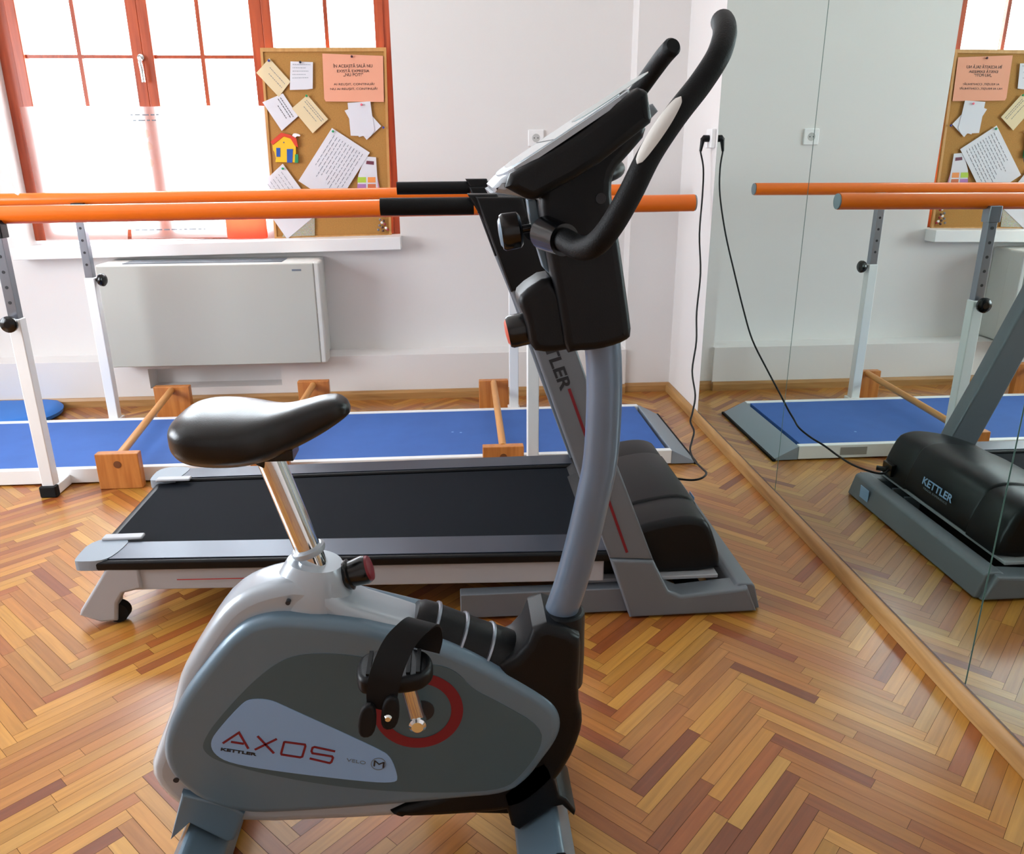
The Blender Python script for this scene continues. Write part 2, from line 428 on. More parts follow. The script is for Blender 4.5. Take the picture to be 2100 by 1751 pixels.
# ---------------------------------------------------------------- sockets and the cord
def socket(loc, ax, label):
    # ax 'Y' faces -Y, 'X' faces -X
    t = thing('power_socket', label, 'socket', loc)
    x, y, z = loc
    sq = [(-.041, -.041), (.041, -.041), (.041, .041), (-.041, .041)]
    if ax == 'Y':
        obj('socket_plate', MB().prism([(x+a, z+b_) for a, b_ in sq], y-.010, y), SILL, t, bevel=.004)
        obj('socket_well', MB().lathe([(0, .021), (.0008, .020)], (x, y-.010, z), (0, -1, 0), 24), mat('socket_grey', (190, 190, 188), .6), t)
        mb = MB()
        for d in (-.0095, .0095): mb.lathe([(0, .003), (.0012, .003)], (x+d, y-.0105, z), (0, -1, 0), 10)
        obj('socket_hole', mb, INK, t)
    else:
        obj('socket_plate', MB().prism([(y+a, z+b_) for a, b_ in sq], x-.022, x, 'X'), SILL, t, bevel=.005)
    return t
sx, sz = [(0.4457,1.3508)][0]
socket((sx, WB, sz), 'Y', 'white wall socket on the back wall behind the bike console')
py_, pz_ = [(3.7295,1.3305)][0]
socket((M, py_+.01, pz_), 'X', 'white wall socket with a black plug beside the mirror edge')
CORDS = []
PLUG = dict(mb=MB().tube([(M-.023, py_, pz_), (M-.045, py_, pz_), (M-.056, py_, pz_-.008)], [.015, .016, .010], 10).tube([(M-.050, py_, pz_), (M-.058, py_, pz_-.055)], [.011, .006], 10))
path = [(M-.058, py_, pz_-.055), (1.146, 3.71, 1.20), (1.144, 3.69, 1.085), (1.124, 3.63, .917), (1.107, 3.52, .756), (1.077, 3.44, .594), (1.058, 3.355, .48), (1.019, 3.26, .372), (1.002, 3.14, .297), (.98, 3.09, .24), (.964, 3.06, .206), (.963, 3.0, .186), (.938, 2.94, .165), (.911, 2.87, .153), (.90, 2.78, .146), (.90, 2.68, .152), (.895, 2.61, .160), (.865, 2.57, .158), (.83, 2.57, .152), (.79, 2.61, .142), (.76, 2.65, .135)]

# ---------------------------------------------------------------- fan coil unit
fc = thing('fan_coil_unit', 'long beige fan coil heater on the wall below the window sill', 'heater', (-1.3, 4.2, 0))
FY = 4.09
fq = [(-1.756,0.7647),(-0.7091,0.7489),(-0.7533,0.2343),(-1.7878,0.2467)]
fx0, fx1 = (fq[0][0]+fq[3][0])/2, fq[1][0]; fz1, fz0 = (fq[0][1]+fq[1][1])/2, (fq[2][1]+fq[3][1])/2
obj('front_panel', MB().box(fx0, fx1, FY, FY+.02, fz0, fz1), BEIGE, fc, bevel=.006)
obj('casing', MB().box(fx0-.01, fx1+.012, FY+.015, WB, .25, fz1+.005).box(fx0-.01, fx1+.012, FY+.015, PLF-.002, fz0+.01, .3), BEIGEW, fc, bevel=.012)
obj('end_panel', MB().box(fx1-.005, fx1+.03, FY+.004, PLF-.003, fz0-.004, fz1+.006), BEIGEW, fc, bevel=.012)
mb = MB()
for i in range(7): mb.box(fx0+.12, fx1-.16, FY+.03+i*.022, FY+.042+i*.022, fz1+.004, fz1+.009)
obj('top_grille', mb, DARKG, fc)
lx = [(-0.8168,0.7314),(-0.7709,0.7307),(-0.8179,0.7192)]
obj('maker_label', MB().box(lx[0][0], lx[1][0], 4.0888, 4.0905, lx[2][1], lx[2][1]+.010), INKG, fc)
obj('drain_stub', MB().box(fx1-.13, fx1-.10, FY+.05, FY+.09, fz0-.008, fz0+.02), RUBBER, fc)

# ---------------------------------------------------------------- posters on the window
def sheet(name, q, y, m, label, cat, group=None, th=.0008):
    t = thing(name, label, cat, (sum(p[0] for p in q)/len(q), y, min(p[1] for p in q)), group)
    obj('paper', MB().add([v3(p, y) for p in q], [tuple(range(len(q)))]) if m is POSTER else MB().prism(q, y, y-th), m, t); return t
def fake_print(t, q, y, rows, m, wd=.003, u0=.12, u1=.88):
    # lines of print across a sheet: q corners in order, rows along the second direction
    A, B_, C_, D = [Vector(p) for p in q]; mb = MB()
    for v, a, c in rows:
        p0 = A.lerp(D, v); p1 = B_.lerp(C_, v); n_ = max(2, int((c-a)*14)); u = a
        while u < c-.02:
            l = random.uniform(.03, .09)
            ribbon([p0.lerp(p1, u), p0.lerp(p1, min(c, u+l))], wd, y, mb); u += l+.022
    obj('print', mb, m, t)
PRT = mat('poster_print_pale', (250, 238, 226), .8, trans=.85)
q = [(-2.1573,1.511),(-1.6281,1.5147),(-1.733,0.851),(-2.1524,0.8488)]
t = sheet('poster', q, 4.445, POSTER, 'white translucent poster on the left window sash, lit from behind', 'poster')
q = [(-1.6376,1.51),(-1.2335,1.5139),(-1.2786,0.8581),(-1.7112,0.856)]
t = sheet('poster', q, 4.443, POSTER, 'translucent poster with faint figures covering the middle window stile', 'poster')
fake_print(t, q, 4.442, [(.06, .05, .4), (.10, .08, .38), (.93, .05, .9)], INKG, .006)
fg = [(-1.5971,1.3799),(-1.5547,1.3868),(-1.5524,1.3208),(-1.6115,1.3021),(-1.5576,1.2374),(-1.6196,1.2017),(-1.3537,1.2481),(-1.2955,1.2765),(-1.3076,1.4093),(-1.3089,1.2116),(-1.3723,1.1465),(-1.2618,1.1505),(-1.5813,1.1286),(-1.6314,1.1412)]
for p in fg: obj('print_figure', MB().add([(p[0]+random.uniform(.008, .024)*math.cos(a), 4.4425, p[1]+random.uniform(.012, .03)*math.sin(a)) for a in [2*math.pi*i/9 for i in range(9)]], [tuple(range(9))]), PRT, t)
q = [(-1.2353,1.5138),(-0.9323,1.5133),(-0.9544,0.8542),(-1.2832,0.8583)]
t = sheet('poster', q, 4.441, POSTER, 'white translucent poster just left of the cork board, lit from behind', 'poster')
q = [(-1.2045,0.9772),(-0.9936,0.975),(-0.9981,0.8583),(-1.214,0.8559)]
t = thing('plastic_box', 'translucent orange box on the sill left of the cork board', 'box', (q[2][0], 4.40, q[2][1]))
obj('box_body', MB().box(q[0][0], q[1][0], 4.41, 4.437, .853, q[0][1]), POSTERO, t, bevel=.01)

# ---------------------------------------------------------------- cork board and what is pinned on it
BY = 4.41
Z2 = dict(o=(500, 80), s=.24)
bq = [(-0.9334,1.7798),(-0.3102,1.7832),(-0.3338,0.8497),(-0.9552,0.8434)]
cb = thing('cork_board', 'cork notice board with pinned papers standing on the window sill', 'board', (-.62, BY, .858))
obj('cork', MB().prism(bq, BY+.006, BY+.014), CORK, cb)
mb = MB(); A, B_, C_, D = [Vector(p) for p in bq]; ctr = (A+B_+C_+D)/4
ins = [p+(ctr-p).normalized()*.022 for p in (A, B_, C_, D)]
O4 = [A, B_, C_, D]
for i in range(4): mb.prism([O4[i], O4[(i+1) % 4], ins[(i+1) % 4], ins[i]], BY-.001, BY+.016)
obj('board_frame', mb, CORKF, cb)
PINC = {}
def pin(parent, p, y, rgb):
    if rgb not in PINC: PINC[rgb] = mat('pin', rgb, .3)
    obj('push_pin', MB().lathe([(0, .003), (.006, .003), (.007, .006), (.010, .006), (.012, .003)], (p[0], y, p[1]), (0, -1, 0), 12), PINC[rgb], parent, smooth=True)
G = 'papers pinned on the cork board'
y0 = BY-.003
q = [(-0.8914,1.732),(-0.7978,1.6243),(-0.8631,1.5532),(-0.963,1.6649)]
t = sheet('business_card', q, y0-.001, PAPERC, 'cream card pinned in the upper left corner of the cork board', 'card', G)
fake_print(t, q, y0-.002, [(.3, .2, .9), (.55, .3, .9)], INKG, .0025); pin(t, [(-0.8937,1.7203)][0], y0-.002, (60, 70, 150))
q = [(-0.841,1.5697),(-0.7748,1.4616),(-0.8643,1.3917),(-0.9474,1.5285)]
t = sheet('business_card', q, y0, PAPER, 'white card below the upper left cream card on the cork board', 'card', G)
fake_print(t, q, y0-.001, [(.2, .1, .9), (.32, .1, .9), (.5, .3, .8)], INK, .003)
q = [(-0.7187,1.5625),(-0.6238,1.4472),(-0.708,1.3792),(-0.8026,1.4995)]
t = sheet('business_card', q, y0-.002, PAPERC, 'cream card with a green pin in the middle of the cork board', 'card', G)
fake_print(t, q, y0-.003, [(.2, .1, .95), (.3, .1, .95), (.5, .2, .8)], INKG, .0025); pin(t, [(-0.722,1.5575)][0], y0-.003, (40, 150, 90))
q = [(-0.7889,1.7178),(-0.678,1.7148),(-0.6897,1.5916),(-0.7194,1.5877),(-0.8044,1.5856)]
t = sheet('note', q, y0-.001, PAPER, 'small white handwritten note at the top of the cork board', 'note', G)
fake_print(t, [q[0], q[1], q[2], q[4]], y0-.002, [(.1, .1, .9), (.22, .1, .7), (.34, .1, .8), (.46, .1, .7), (.58, .1, .8)], INKG, .002); pin(t, [(-0.7396,1.7136)][0], y0-.002, (40, 40, 50))
q = [(-0.6283,1.754),(-0.3271,1.744),(-0.3348,1.5288),(-0.63,1.5314),(-0.636,1.5447)]
t = sheet('notice_sheet', q, y0-.001, PAPERS, 'salmon pink printed notice at the top right of the cork board', 'notice', G)
for body, (x0, yb, x1, yt) in (('ÎN ACEASTĂ SALĂ NU', (762, 234, 1098, 200)), ('EXISTĂ EXPRESIA', (795, 273, 1072, 243)), ('„NU POT!”', (850, 308, 1020, 280)),
                               ('AI REUȘIT, CONTINUĂ!', (768, 384, 1115, 355)), ('NU AI REUȘIT, CONTINUĂ!', (738, 422, 1142, 394))):
    pa = (-.9404+(x0-138)/1077*.6216, 1.795-(yb-75)/1620*.94+.01); 
    L0 = Vector(A).lerp(Vector(D), (yb-72)/1640); R0 = Vector(B_).lerp(Vector(C_), (yb-72)/1640)
    L1 = Vector(A).lerp(Vector(D), (yt-72)/1640); R1 = Vector(B_).lerp(Vector(C_), (yt-72)/1640)
    lx0 = 138+(yb-75)/1640*127; ww = 1077-(yb-75)/1640*80
    a = L0.lerp(R0, (x0-lx0)/ww); c = L0.lerp(R0, (x1-lx0)/ww); u = L1.lerp(R1, (x0-lx0)/ww)
    text('notice_text', body, v3(a, y0-.0022), v3(c-a, 0), (0, 0, (u-a).y), INK, t, bold=.0)
pin(t, [(-0.4822,1.7399)][0], y0-.002, (70, 30, 40))
q = [(-0.4475,1.5167),(-0.3553,1.4125),(-0.4347,1.3462),(-0.5146,1.4497)]
t = sheet('note', q, y0, PAPER, 'white slip sticking out right of the note stack on the cork board', 'note', G)
pin(t, [(-0.3437,1.4057)][0], y0-.001, (60, 60, 140))
q = [(-0.5375,1.4879),(-0.4534,1.5167),(-0.4147,1.3758),(-0.4729,1.3601),(-0.5112,1.4385)]
t = sheet('note', q, y0-.001, PAPER, 'white slip sticking out left of the note stack on the cork board', 'note', G)
q = [(-0.5194,1.5246),(-0.4037,1.5317),(-0.3991,1.4719),(-0.3908,1.3928),(-0.4125,1.3632),(-0.5145,1.3671)]
t = sheet('note', q, y0-.0025, PAPER, 'topmost white slip of the note stack, held by a pink pin', 'note', G)
pin(t, [(-0.4487,1.5156)][0], y0-.0035, (236, 110, 130))
q = [(-0.6075,1.4049),(-0.4218,1.284),(-0.6151,1.0174),(-0.802,1.1456)]
t = sheet('document_sheet', q, y0-.003, PAPER, 'large tilted white handwritten sheet in the middle of the cork board', 'document', G)
fake_print(t, [q[1], q[2], q[3], q[0]], y0-.004, [(.12+.075*i, .08, random.uniform(.6, .92)) for i in range(11)], INKG, .0022); pin(t, [(-0.6028,1.3879)][0], y0-.004, (40, 160, 100))
q = [(-0.874,1.2317),(-0.7114,0.9823),(-0.8886,0.8487),(-1.0385,1.0957)]
t = sheet('document_sheet', q, y0-.003, PAPER, 'tilted white sheet at the lower left corner of the cork board', 'document', G)
fake_print(t, [q[0], q[1], q[2], q[3]], y0-.004, [(.15+.09*i, .08, random.uniform(.4, .7)) for i in range(6)], INKG, .0016); pin(t, [(-0.8752,1.2074)][0], y0-.004, (40, 170, 100))
q = [(-0.446,1.265),(-0.3916,1.2607),(-0.3908,1.0722),(-0.5046,1.0732),(-0.4886,1.1737)]
t = sheet('leaflet', q, y0-.001, PAPER, 'leaflet with coloured squares on the right side of the cork board', 'leaflet', G)
for nm, rgb, pts in (('green_square', (176, 206, 70), [(-0.4925,1.162),(-0.4497,1.1617),(-0.4515,1.1345),(-0.4961,1.1349)]),
                     ('orange_square', (240, 150, 80), [(-0.4405,1.1616),(-0.4007,1.1613),(-0.4012,1.1341),(-0.4423,1.1345)]),
                     ('purple_square', (176, 120, 180), [(-0.4966,1.1278),(-0.4519,1.1274),(-0.4536,1.1014),(-0.4996,1.1018)]),
                     ('brown_square', (206, 110, 70), [(-0.4427,1.1274),(-0.401,1.127),(-0.4014,1.1009),(-0.4444,1.1013)]),
                     ('title_band', (110, 50, 70), [(-0.4413,1.2435),(-0.4038,1.2404),(-0.4049,1.2229),(-0.4454,1.2273)])):
    obj(nm, MB().prism(pts, y0-.0018, y0-.0026), mat(nm, rgb, .6), t)
q = [(-0.3952,1.2024),(-0.3793,1.0781),(-0.3908,1.0722),(-0.4016,1.1966)]
tag(sheet('leaflet', q, y0, mat('pink_paper', (214, 150, 180), .7), 'narrow pink slip showing behind the leaflet with coloured squares', 'leaflet', G), 'narrow pink slip showing behind the leaflet with coloured squares', 'leaflet', G)
q = [(-0.8466,0.9807),(-0.7331,0.9735),(-0.7411,0.8653),(-0.9135,0.8601)]
PH = mat('photo_print', (150, 140, 90), .4)
_n = PH.node_tree; _v = _n.nodes.new('ShaderNodeTexVoronoi'); _v.inputs['Scale'].default_value = 130; _cc = _n.nodes.new('ShaderNodeMix'); _cc.data_type = 'RGBA'; _cc.inputs[0].default_value = .55; _cc.inputs[7].default_value = lin((150, 140, 100))
_n.links.new(_v.outputs['Color'], _cc.inputs[6]); _n.links.new(_cc.outputs[2], _n.nodes['Principled BSDF'].inputs['Base Color'])
sheet('postcard', q, y0-.001, PH, 'speckled picture card in the bottom left of the cork board', 'postcard', G)
for i, (zx, zy) in enumerate(((1190, 1510), (1208, 1516), (1165, 1548), (1195, 1560), (1180, 1575), (1205, 1590), (1160, 1600), (1185, 1618), (1215, 1625), (1230, 1640), (1150, 1640), (1190, 1650))):
    p = (A.lerp(D, (zy-75)/1640)).lerp(B_.lerp(C_, (zy-75)/1640), (zx-138-(zy-75)*.0774)/(1077-(zy-75)*.049))
    rgb = ((236, 232, 232), (150, 40, 50), (120, 110, 110), (90, 50, 40))[i % 4]
    if rgb not in PINC: PINC[rgb] = mat('pin', rgb, .3)
    o = obj('push_pin', MB().lathe([(0, .003), (.006, .003), (.007, .007), (.011, .007), (.013, .003)], (p.x, y0, p.y), (0, -1, 0), 12), PINC[rgb], smooth=True)
    tag(o, 'spare push pin in the cluster at the bottom right of the cork board', 'push pin', 'spare push pins on the cork board')
# little house ornament
hs = thing('house_ornament', 'small yellow and red wooden house ornament on the cork board', 'ornament', (-.85, BY, 1.2))
obj('house_wall', MB().prism([(-0.9156,1.3322),(-0.8561,1.3648),(-0.8215,1.3545),(-0.7977,1.3231),(-0.8056,1.2371),(-0.9102,1.2395),(-0.9053,1.2579),(-0.9099,1.2895),(-0.9161,1.2981)], y0, y0-.008), mat('yellow_paint', (240, 190, 30), .5), hs, bevel=.001)
obj('roof', MB().prism([(-0.9251,1.3379),(-0.8661,1.3829),(-0.8199,1.3715),(-0.7918,1.3544),(-0.7868,1.3117),(-0.8012,1.3174),(-0.8215,1.3545),(-0.8561,1.3648),(-0.9135,1.3237)], y0-.001, y0-.011), mat('red_paint', (214, 62, 36), .5), hs, bevel=.001)
BL = mat('blue_paint', (30, 84, 170), .5)
obj('house_window', MB().prism([(-0.8984,1.3094),(-0.8782,1.3093),(-0.8825,1.2658),(-0.9015,1.2659)], y0-.008, y0-.010), BL, hs)
obj('house_door', MB().prism([(-0.8454,1.3034),(-0.8144,1.3032),(-0.8237,1.2367),(-0.8506,1.2368)], y0-.008, y0-.010), BL, hs)
obj('round_window', MB().lathe([(0, .0028), (.002, .0028)], v3([(-0.8578,1.3354)][0], y0-.008), (0, -1, 0), 12), BL, hs)
obj('bush', MB().prism([(-0.8061,1.2774),(-0.7894,1.2773),(-0.7932,1.2353),(-0.8112,1.2354)], y0-.001, y0-.012), mat('green_paint', (30, 140, 90), .5), hs, bevel=.001)
obj('smoke', MB().prism(smooth_poly([(-0.8129,1.3703),(-0.8011,1.3815),(-0.7722,1.3741),(-0.7719,1.3645),(-0.7908,1.3657),(-0.7975,1.3572),(-0.8121,1.3601)], 1), y0-.001, y0-.008), SILL, hs)

# ---------------------------------------------------------------- parallel bars with the walkway
pb = thing('parallel_bars', 'orange parallel walking bars on white posts with a blue carpet walkway', 'parallel bars', (-.66, 3.44, 0))
TZ = .067
(za, _), (zb, _2) = [(-1.4361,1.0723),(0.677,1.0904)]
zl = [(-1.4361,1.0723),(0.6771,1.0869),(0.9073,1.0881)]
zf = [(-1.7343,1.0863),(-0.3136,1.0951)]
def barline(pts, x): (a, b_), (c, d) = pts[0], pts[1]; return b_+(d-b_)*(x-a)/(c-a)
for yy, pts, r in ((3.02, zl, .031), (3.90, zf, .029)):
    za, zb = barline(pts, -2.23), barline(pts, .905)
    obj('handrail', MB().tube([(-2.23, yy, za), (.905, yy, zb)], r, 32), ORANGE, pb, smooth=True)
    obj('end_cap', MB().tube([(-2.236, yy, za), (-2.231, yy, za)], r-.003, 24), GREYCAP, pb, smooth=True)
    obj('end_cap', MB().tube([(.906, yy, zb), (.911, yy, zb)], r-.002, 24), GREYCAP, pb, smooth=True)
for (x, y, kf, zt, pts) in ((-1.612, 3.0, -1, .705, zl), (.297, 3.0, -1, .705, zl), (-1.70, 3.86, 1, .735, zf), (.285, 3.86, 1, .74, zf)):
    d = 1 if y < 3.4 else -1
    zt2 = barline(pts, x)-.028
    po = obj('post', MB().box(x-.023, x+.023, y-.023, y+.023, .03, zt), WHITEP, pb, bevel=.004)
    inn = obj('inner_tube', MB().box(x-.018, x+.018, y-.018, y+.018, zt-.02, zt2-.02), STEEL, po, bevel=.002)
    for i in range(5):
        z = zt+.06+i*.055
        if z < zt2-.04: obj('pin_hole', MB().lathe([(0, .006), (.001, .006)], (x, y-.018, z), (0, -1, 0), 12), INK, po)
    obj('saddle_clamp', MB().box(x-.024, x+.024, y-.024, y+.024, zt2-.05, zt2+.012), BLACKP if x < 0 else STEEL, po, bevel=.003)
    kd = -1 if kf < 0 else 0
    if kf < 0: ko = Vector((x, y-.023, zt-.012)); kv = (0, -1, 0)
    else: ko = Vector((x+.023, y, zt-.012)); kv = (1, -.2, 0)
    if kf > 0 and x > 0: ko = Vector((x+.023, y, zt-.012))
    obj('knob', MB().lathe([(0, .008), (.018, .008), (.019, .026), (.026, .030), (.036, .030), (.042, .024), (.044, .012)], ko, kv, 20), BLACKG, po, smooth=True)
    if y < 3.4:
        obj('foot', MB().box(x-.03, x+.03, 2.995, 3.10, .004, .045), WHITEP, po, bevel=.004)
        obj('foot_cap', MB().box(x-.032, x+.032, 2.965, 2.997, .0, .047), RUBBER, po, bevel=.006)
    else:
        obj('foot', MB().box(x-.03, x+.03, 3.78, 3.90, .004, .045), WHITEP, po, bevel=.004)
TY0, TY1 = 3.10, 3.775
obj('walkway', MB().box(-2.22, .885, TY0+.025, TY1-.025, .012, TZ-.004), BLUEMAT, pb)
for (a, c) in ((TY0, TY0+.03), (TY1-.03, TY1)):
    obj('edge_rail', MB().box(-2.225, .905, a, c, .006, TZ), WHITEP, pb, bevel=.003)
for sgn, xe in ((1, .905), (-1, -2.225)):
    mb = MB().prism([(xe, .004), (xe, TZ-.004), (xe+sgn*.006, TZ-.004), (xe+sgn*.108, .010), (xe+sgn*.108, .003)], TY0+.002, TY1-.002)
    obj('ramp', mb, GREYCAP, pb, bevel=.002)
    obj('ramp_strip', MB().box(min(xe+sgn*.1, xe+sgn*.114), max(xe+sgn*.1, xe+sgn*.114), TY0-.004, TY1+.004, 0, .012), RUBBER, pb, bevel=.002)
mb = MB()
for p in [(-0.0296,3.4326),(0.0083,3.4223),(0.5695,3.2719),(-0.6821,3.4306)]: mb.lathe([(0, .006), (.0006, .006)], (p[0], p[1], TZ-.004), (0, 0, 1), 8)
obj('scuff', mb, SCUFF, pb)
obj('type_plate', MB().box(.60, .72, TY0-.0008, TY0, .020, .055), mat('type_plate_grey', (150, 146, 142), .5), pb)
# white cloth tip on the far bar
cq = [(-2.12, 3.85, 1.175), (-2.05, 3.85, 1.172), (-2.005, 3.84, 1.160), (-1.965, 3.83, 1.140), (-1.935, 3.83, 1.11)]
mb = MB(); mb.tube(crv(cq, 4), [.012]*8+[.010]*4+[.008]*4+[.005], 8)
tag(obj('cloth_strip', mb, SILL, smooth=True), 'white strip hanging over the far orange bar at the left edge', 'strip')
# blue disc
c0 = [(-2.2477,3.9852)][0]
tag(obj('balance_cushion', MB().lathe([(0, .22), (.012, .245), (.03, .25), (.045, .235), (.05, .20), (.046, .05), (.046, .001)], (-2.30, 4.03-.0, 0), (0, 0, 1), 40), BLUEFOAM, smooth=True), 'round bright blue cushion on the floor behind the walkway at the left', 'cushion')

# ---------------------------------------------------------------- wooden hurdles across the walkway
def hurdle(nq, fq, label, rz):
    # nq, fq: (x0, x1, top z) of the near and far block
    (ax0, ax1, az), (bx0, bx1, bz) = nq, fq
    t = thing('wooden_hurdle', label, 'hurdle', ((ax0+bx1)/2, 3.5, 0), 'wooden hurdles over the walkway')
    b1 = obj('end_block', MB().box(ax0, ax1, 3.035, 3.075, 0, az), BEECH, t, bevel=.004)
    b2 = obj('end_block', MB().box(bx0, bx1, 3.93, 3.97, 0, bz), BEECH, t, bevel=.004)
    xa, xb = (ax0+ax1)/2, (bx0+bx1)/2
    obj('cross_bar', MB().tube([(xa, 3.068, az-rz), (xb, 3.937, bz-rz)], .016, 16), BEECHY, t, smooth=True)
    for x, y, z in ((xa, 3.0345, az-.045),): obj('knob_hole', MB().lathe([(0, .015), (.001, .015)], (x, y, z), (0, -1, 0), 16), mat('branded_knot', (110, 62, 26), .6), t)
hurdle((-1.445, -1.278, .150), (-1.525, -1.350, .175), 'leftmost wooden hurdle across the blue walkway, left of the saddle', .018)
hurdle((-.845, -.691, .140), (-.812, -.655, .185), 'wooden hurdle half hidden behind the black bike saddle', .02)
hurdle((.095, .265, .130), (.110, .262, .165), 'wooden hurdle across the walkway beside the treadmill upright', .012)

# ---------------------------------------------------------------- treadmill
tm = thing('treadmill', 'large grey and black treadmill with belt, standing beside the mirror wall', 'treadmill', (0, 2.35, 0))
TN, TF = 1.93, 2.76
cord = obj('power_cord', MB().tube(crv(path, 5), .004, 8), BLACKP, tm, smooth=True)
obj('plug', PLUG['mb'], BLACKP, cord, smooth=True)
low = [(0.4077,0.1952),(0.4723,0.0001),(0.8443,0.0098),(0.8113,0.0849),(0.6183,0.0691),(0.5806,0.0867),(0.5319,0.185)]
low[1] = (low[1][0], .004); low[2] = (low[2][0], .006)
upr = [(0.0546,1.1649),(0.137,0.9392),(0.1913,0.8039),(0.3052,0.4779),(0.4077,0.1952),(0.5319,0.185),(0.422,0.4669),(0.2999,0.8014),(0.2376,0.9672),(0.165,1.1639)]
X0 = [(-0.0104,0.0032),(-0.0082,0.0873)]
for (ya, yb, sd) in ((TN, TN+.075, 0), (TF-.075, TF, 1)):
    obj('base_foot', MB().pillow(low, ya, yb, .010), TMGREY, tm, smooth=True)
    u = obj('upright', MB().pillow(upr, ya+.004, yb-.004, .008), TMGREY, tm, smooth=True)
    cov = [upr[0], upr[1], upr[8], upr[9]]
    obj('upright_cover', MB().pillow([(a+(c-.00)*0, c) for a, c in cov], ya, yb, .008), BLACKP, u, smooth=True)
    obj('base_rail', MB().box(X0[0][0], low[1][0]+.05, ya+.03, yb-.005, .008, .085), TMGREY, tm, bevel=.004)
# mid crossbar/front crossbar
mb = MB().prism([(.752, .004), (.860, .004), (.838, .082), (.828, .088), (.79, .09), (.775, .08)], TN+.02, TF-.02)
obj('front_crossbar', mb, TMGREY, tm, bevel=.006)
obj('inner_crossbar', MB().box(.64, .70, TN+.05, TF-.05, .02, .06), RUBBER, tm, bevel=.004)
obj('inner_rib', MB().box(.70, .76, TF-.16, TF-.15, .02, .075).box(.70, .76, TF-.24, TF-.23, .02, .075), TMGREY, tm)
obj('warning_sticker', MB().prism([(2.60, .022), (2.66, .022), (2.66, .070), (2.60, .070)], .8545, .853, 'X'), LABEL, tm)
# deck
def deckpoly(x0, x1, inset_n, inset_f):
    n = lambda x: 1.965+(.42-x)*.045+inset_n
    f = lambda x: 2.735-(.42-x)*.012-inset_f
    return [(x0, n(x0)), (x1, n(x1)), (x1, f(x1)), (x0, f(x0))]
P_ = deckpoly(-1.0, .62, 0, 0)
obj('deck_frame', MB().prism(deckpoly(-.98, .40, .004, .004), .105, .172, 'Z'), TMWHITE, tm, bevel=.004)
rn = deckpoly(-1.05, .42, -.01, 0); rf = deckpoly(-1.05, .42, 0, -.01)
a0 = deckpoly(-1.05, .42, -.008, -.008); a1 = deckpoly(-1.05, .42, .118, .105)
for nm, q in (('side_rail', [a0[0], a0[1], a1[1], a1[0]]), ('side_rail', [a1[3], a1[2], a0[2], a0[3]])):
    r_ = obj(nm, MB().prism([(x-(0 if i in (1, 2) else 0), y) for i, (x, y) in enumerate(q)], .172, .201, 'Z'), BLACKP, tm, bevel=.008)
    qq = [Vector(p) for p in q]; cc = sum(qq, Vector((0, 0)))/4
    ins_ = [(p[0]+.0 if i in (1, 2) else p[0]+.06, p[1]+(.012 if (i in (0, 1)) else -.012)) for i, p in enumerate(q)]
    obj('rail_insert', MB().prism(ins_, .200, .204, 'Z'), RAILM, r_, bevel=.001)
bp = deckpoly(-1.035, .47, .122, .108)
mb = MB().prism(bp, .185, .193, 'Z')
obj('running_belt', mb, BELT, tm, bevel=.003)
obj('rear_roller', MB().tube([(-1.035, bp[0][1], .17), (-1.035, bp[3][1], .17)], .024, 20), BLACKP, tm, smooth=True)
# rear end caps and feet
for sgn, (ya, yb) in ((1, (a0[0][1]-.002, a1[0][1]+.01)), (-1, (a1[3][1]-.01, a0[3][1]+.002))):
    ec = obj('rear_cap', MB().prism(smooth_poly([(-1.075, ya+.01), (-1.06, ya), (-.985, ya), (-.965, (ya+yb)/2), (-.965, yb), (-1.075, yb)], 2), .176, .2055, 'Z'), GREYCAP, tm, bevel=.005)
    yb_ = yb if sgn > 0 else ya
    obj('belt_adjuster', MB().box(-1.045, -.93, yb_-.016, yb_+.016, .204, .214), TMWHITE, ec, bevel=.005)
    ys = (ya, ya+.05) if sgn > 0 else (yb-.05, yb)
    ft = obj('rear_foot', MB().pillow([(-.985, .185), (-.90, .185), (-.90, .112), (-.955, .100), (-.975, .070), (-.985, .012), (-1.03, .010), (-1.085, .035), (-1.08, .05)], ys[0], ys[1], .008), TMWHITE, tm, smooth=True)
    obj('transport_wheel', MB().lathe([(0, .03), (.028, .03)], (-.985, ys[0]+.012, .032), (0, 1, 0), 20), RUBBER, ft, smooth=True)
obj('side_stripe', MB().add([(-.80, 2.0175, .138), (-.52, 2.005, .138), (-.52, 2.005, .141), (-.80, 2.0175, .141)], [(0, 1, 2, 3)]), mat('red_stripe', (176, 40, 44), .5), tm)
# motor hood
hp = [(0.3265,0.1642),(0.4106,0.2155),(0.5201,0.2544),(0.5963,0.2699),(0.6488,0.2755),(0.688,0.2693),(0.7134,0.2558),(0.7362,0.2048),(0.7576,0.1369),(0.7566,0.0949),(0.5017,0.0922),(0.3278,0.1003)]
hp = [(x, max(z, .095)) for x, z in hp]
obj('motor_hood', MB().pillow(smooth_poly(hp, 1), 2.17, 2.55, .012), BLACKP, tm, smooth=True)
hp2 = [(x, z-.006) for x, z in hp]
obj('hood_side', MB().pillow(smooth_poly(hp2, 1), 2.02, 2.18, .02, r2=.004), BLACKP, tm, smooth=True)
obj('hood_side', MB().pillow(smooth_poly(hp2, 1), 2.54, 2.71, .004, r2=.02), BLACKP, tm, smooth=True)
obj('hood_tray', MB().box(.36, .745, 2.0, 2.73, .082, .094), TMWHITE, tm, bevel=.003)
hx_ = max(p[0] for p in hp)
HB = [(1.4992,0.6919)]
text('hood_text', 'KETTLER', (hx_+.0016, 2.44, .165), (0, -.17, 0), (-.004, 0, .026), LABEL, tm, bold=.02)
text('hood_text', 'TRACK EXPERIENCE', (hx_+.0022, 2.43, .150), (0, -.14, 0), (-.001, 0, .007), INKG, tm)
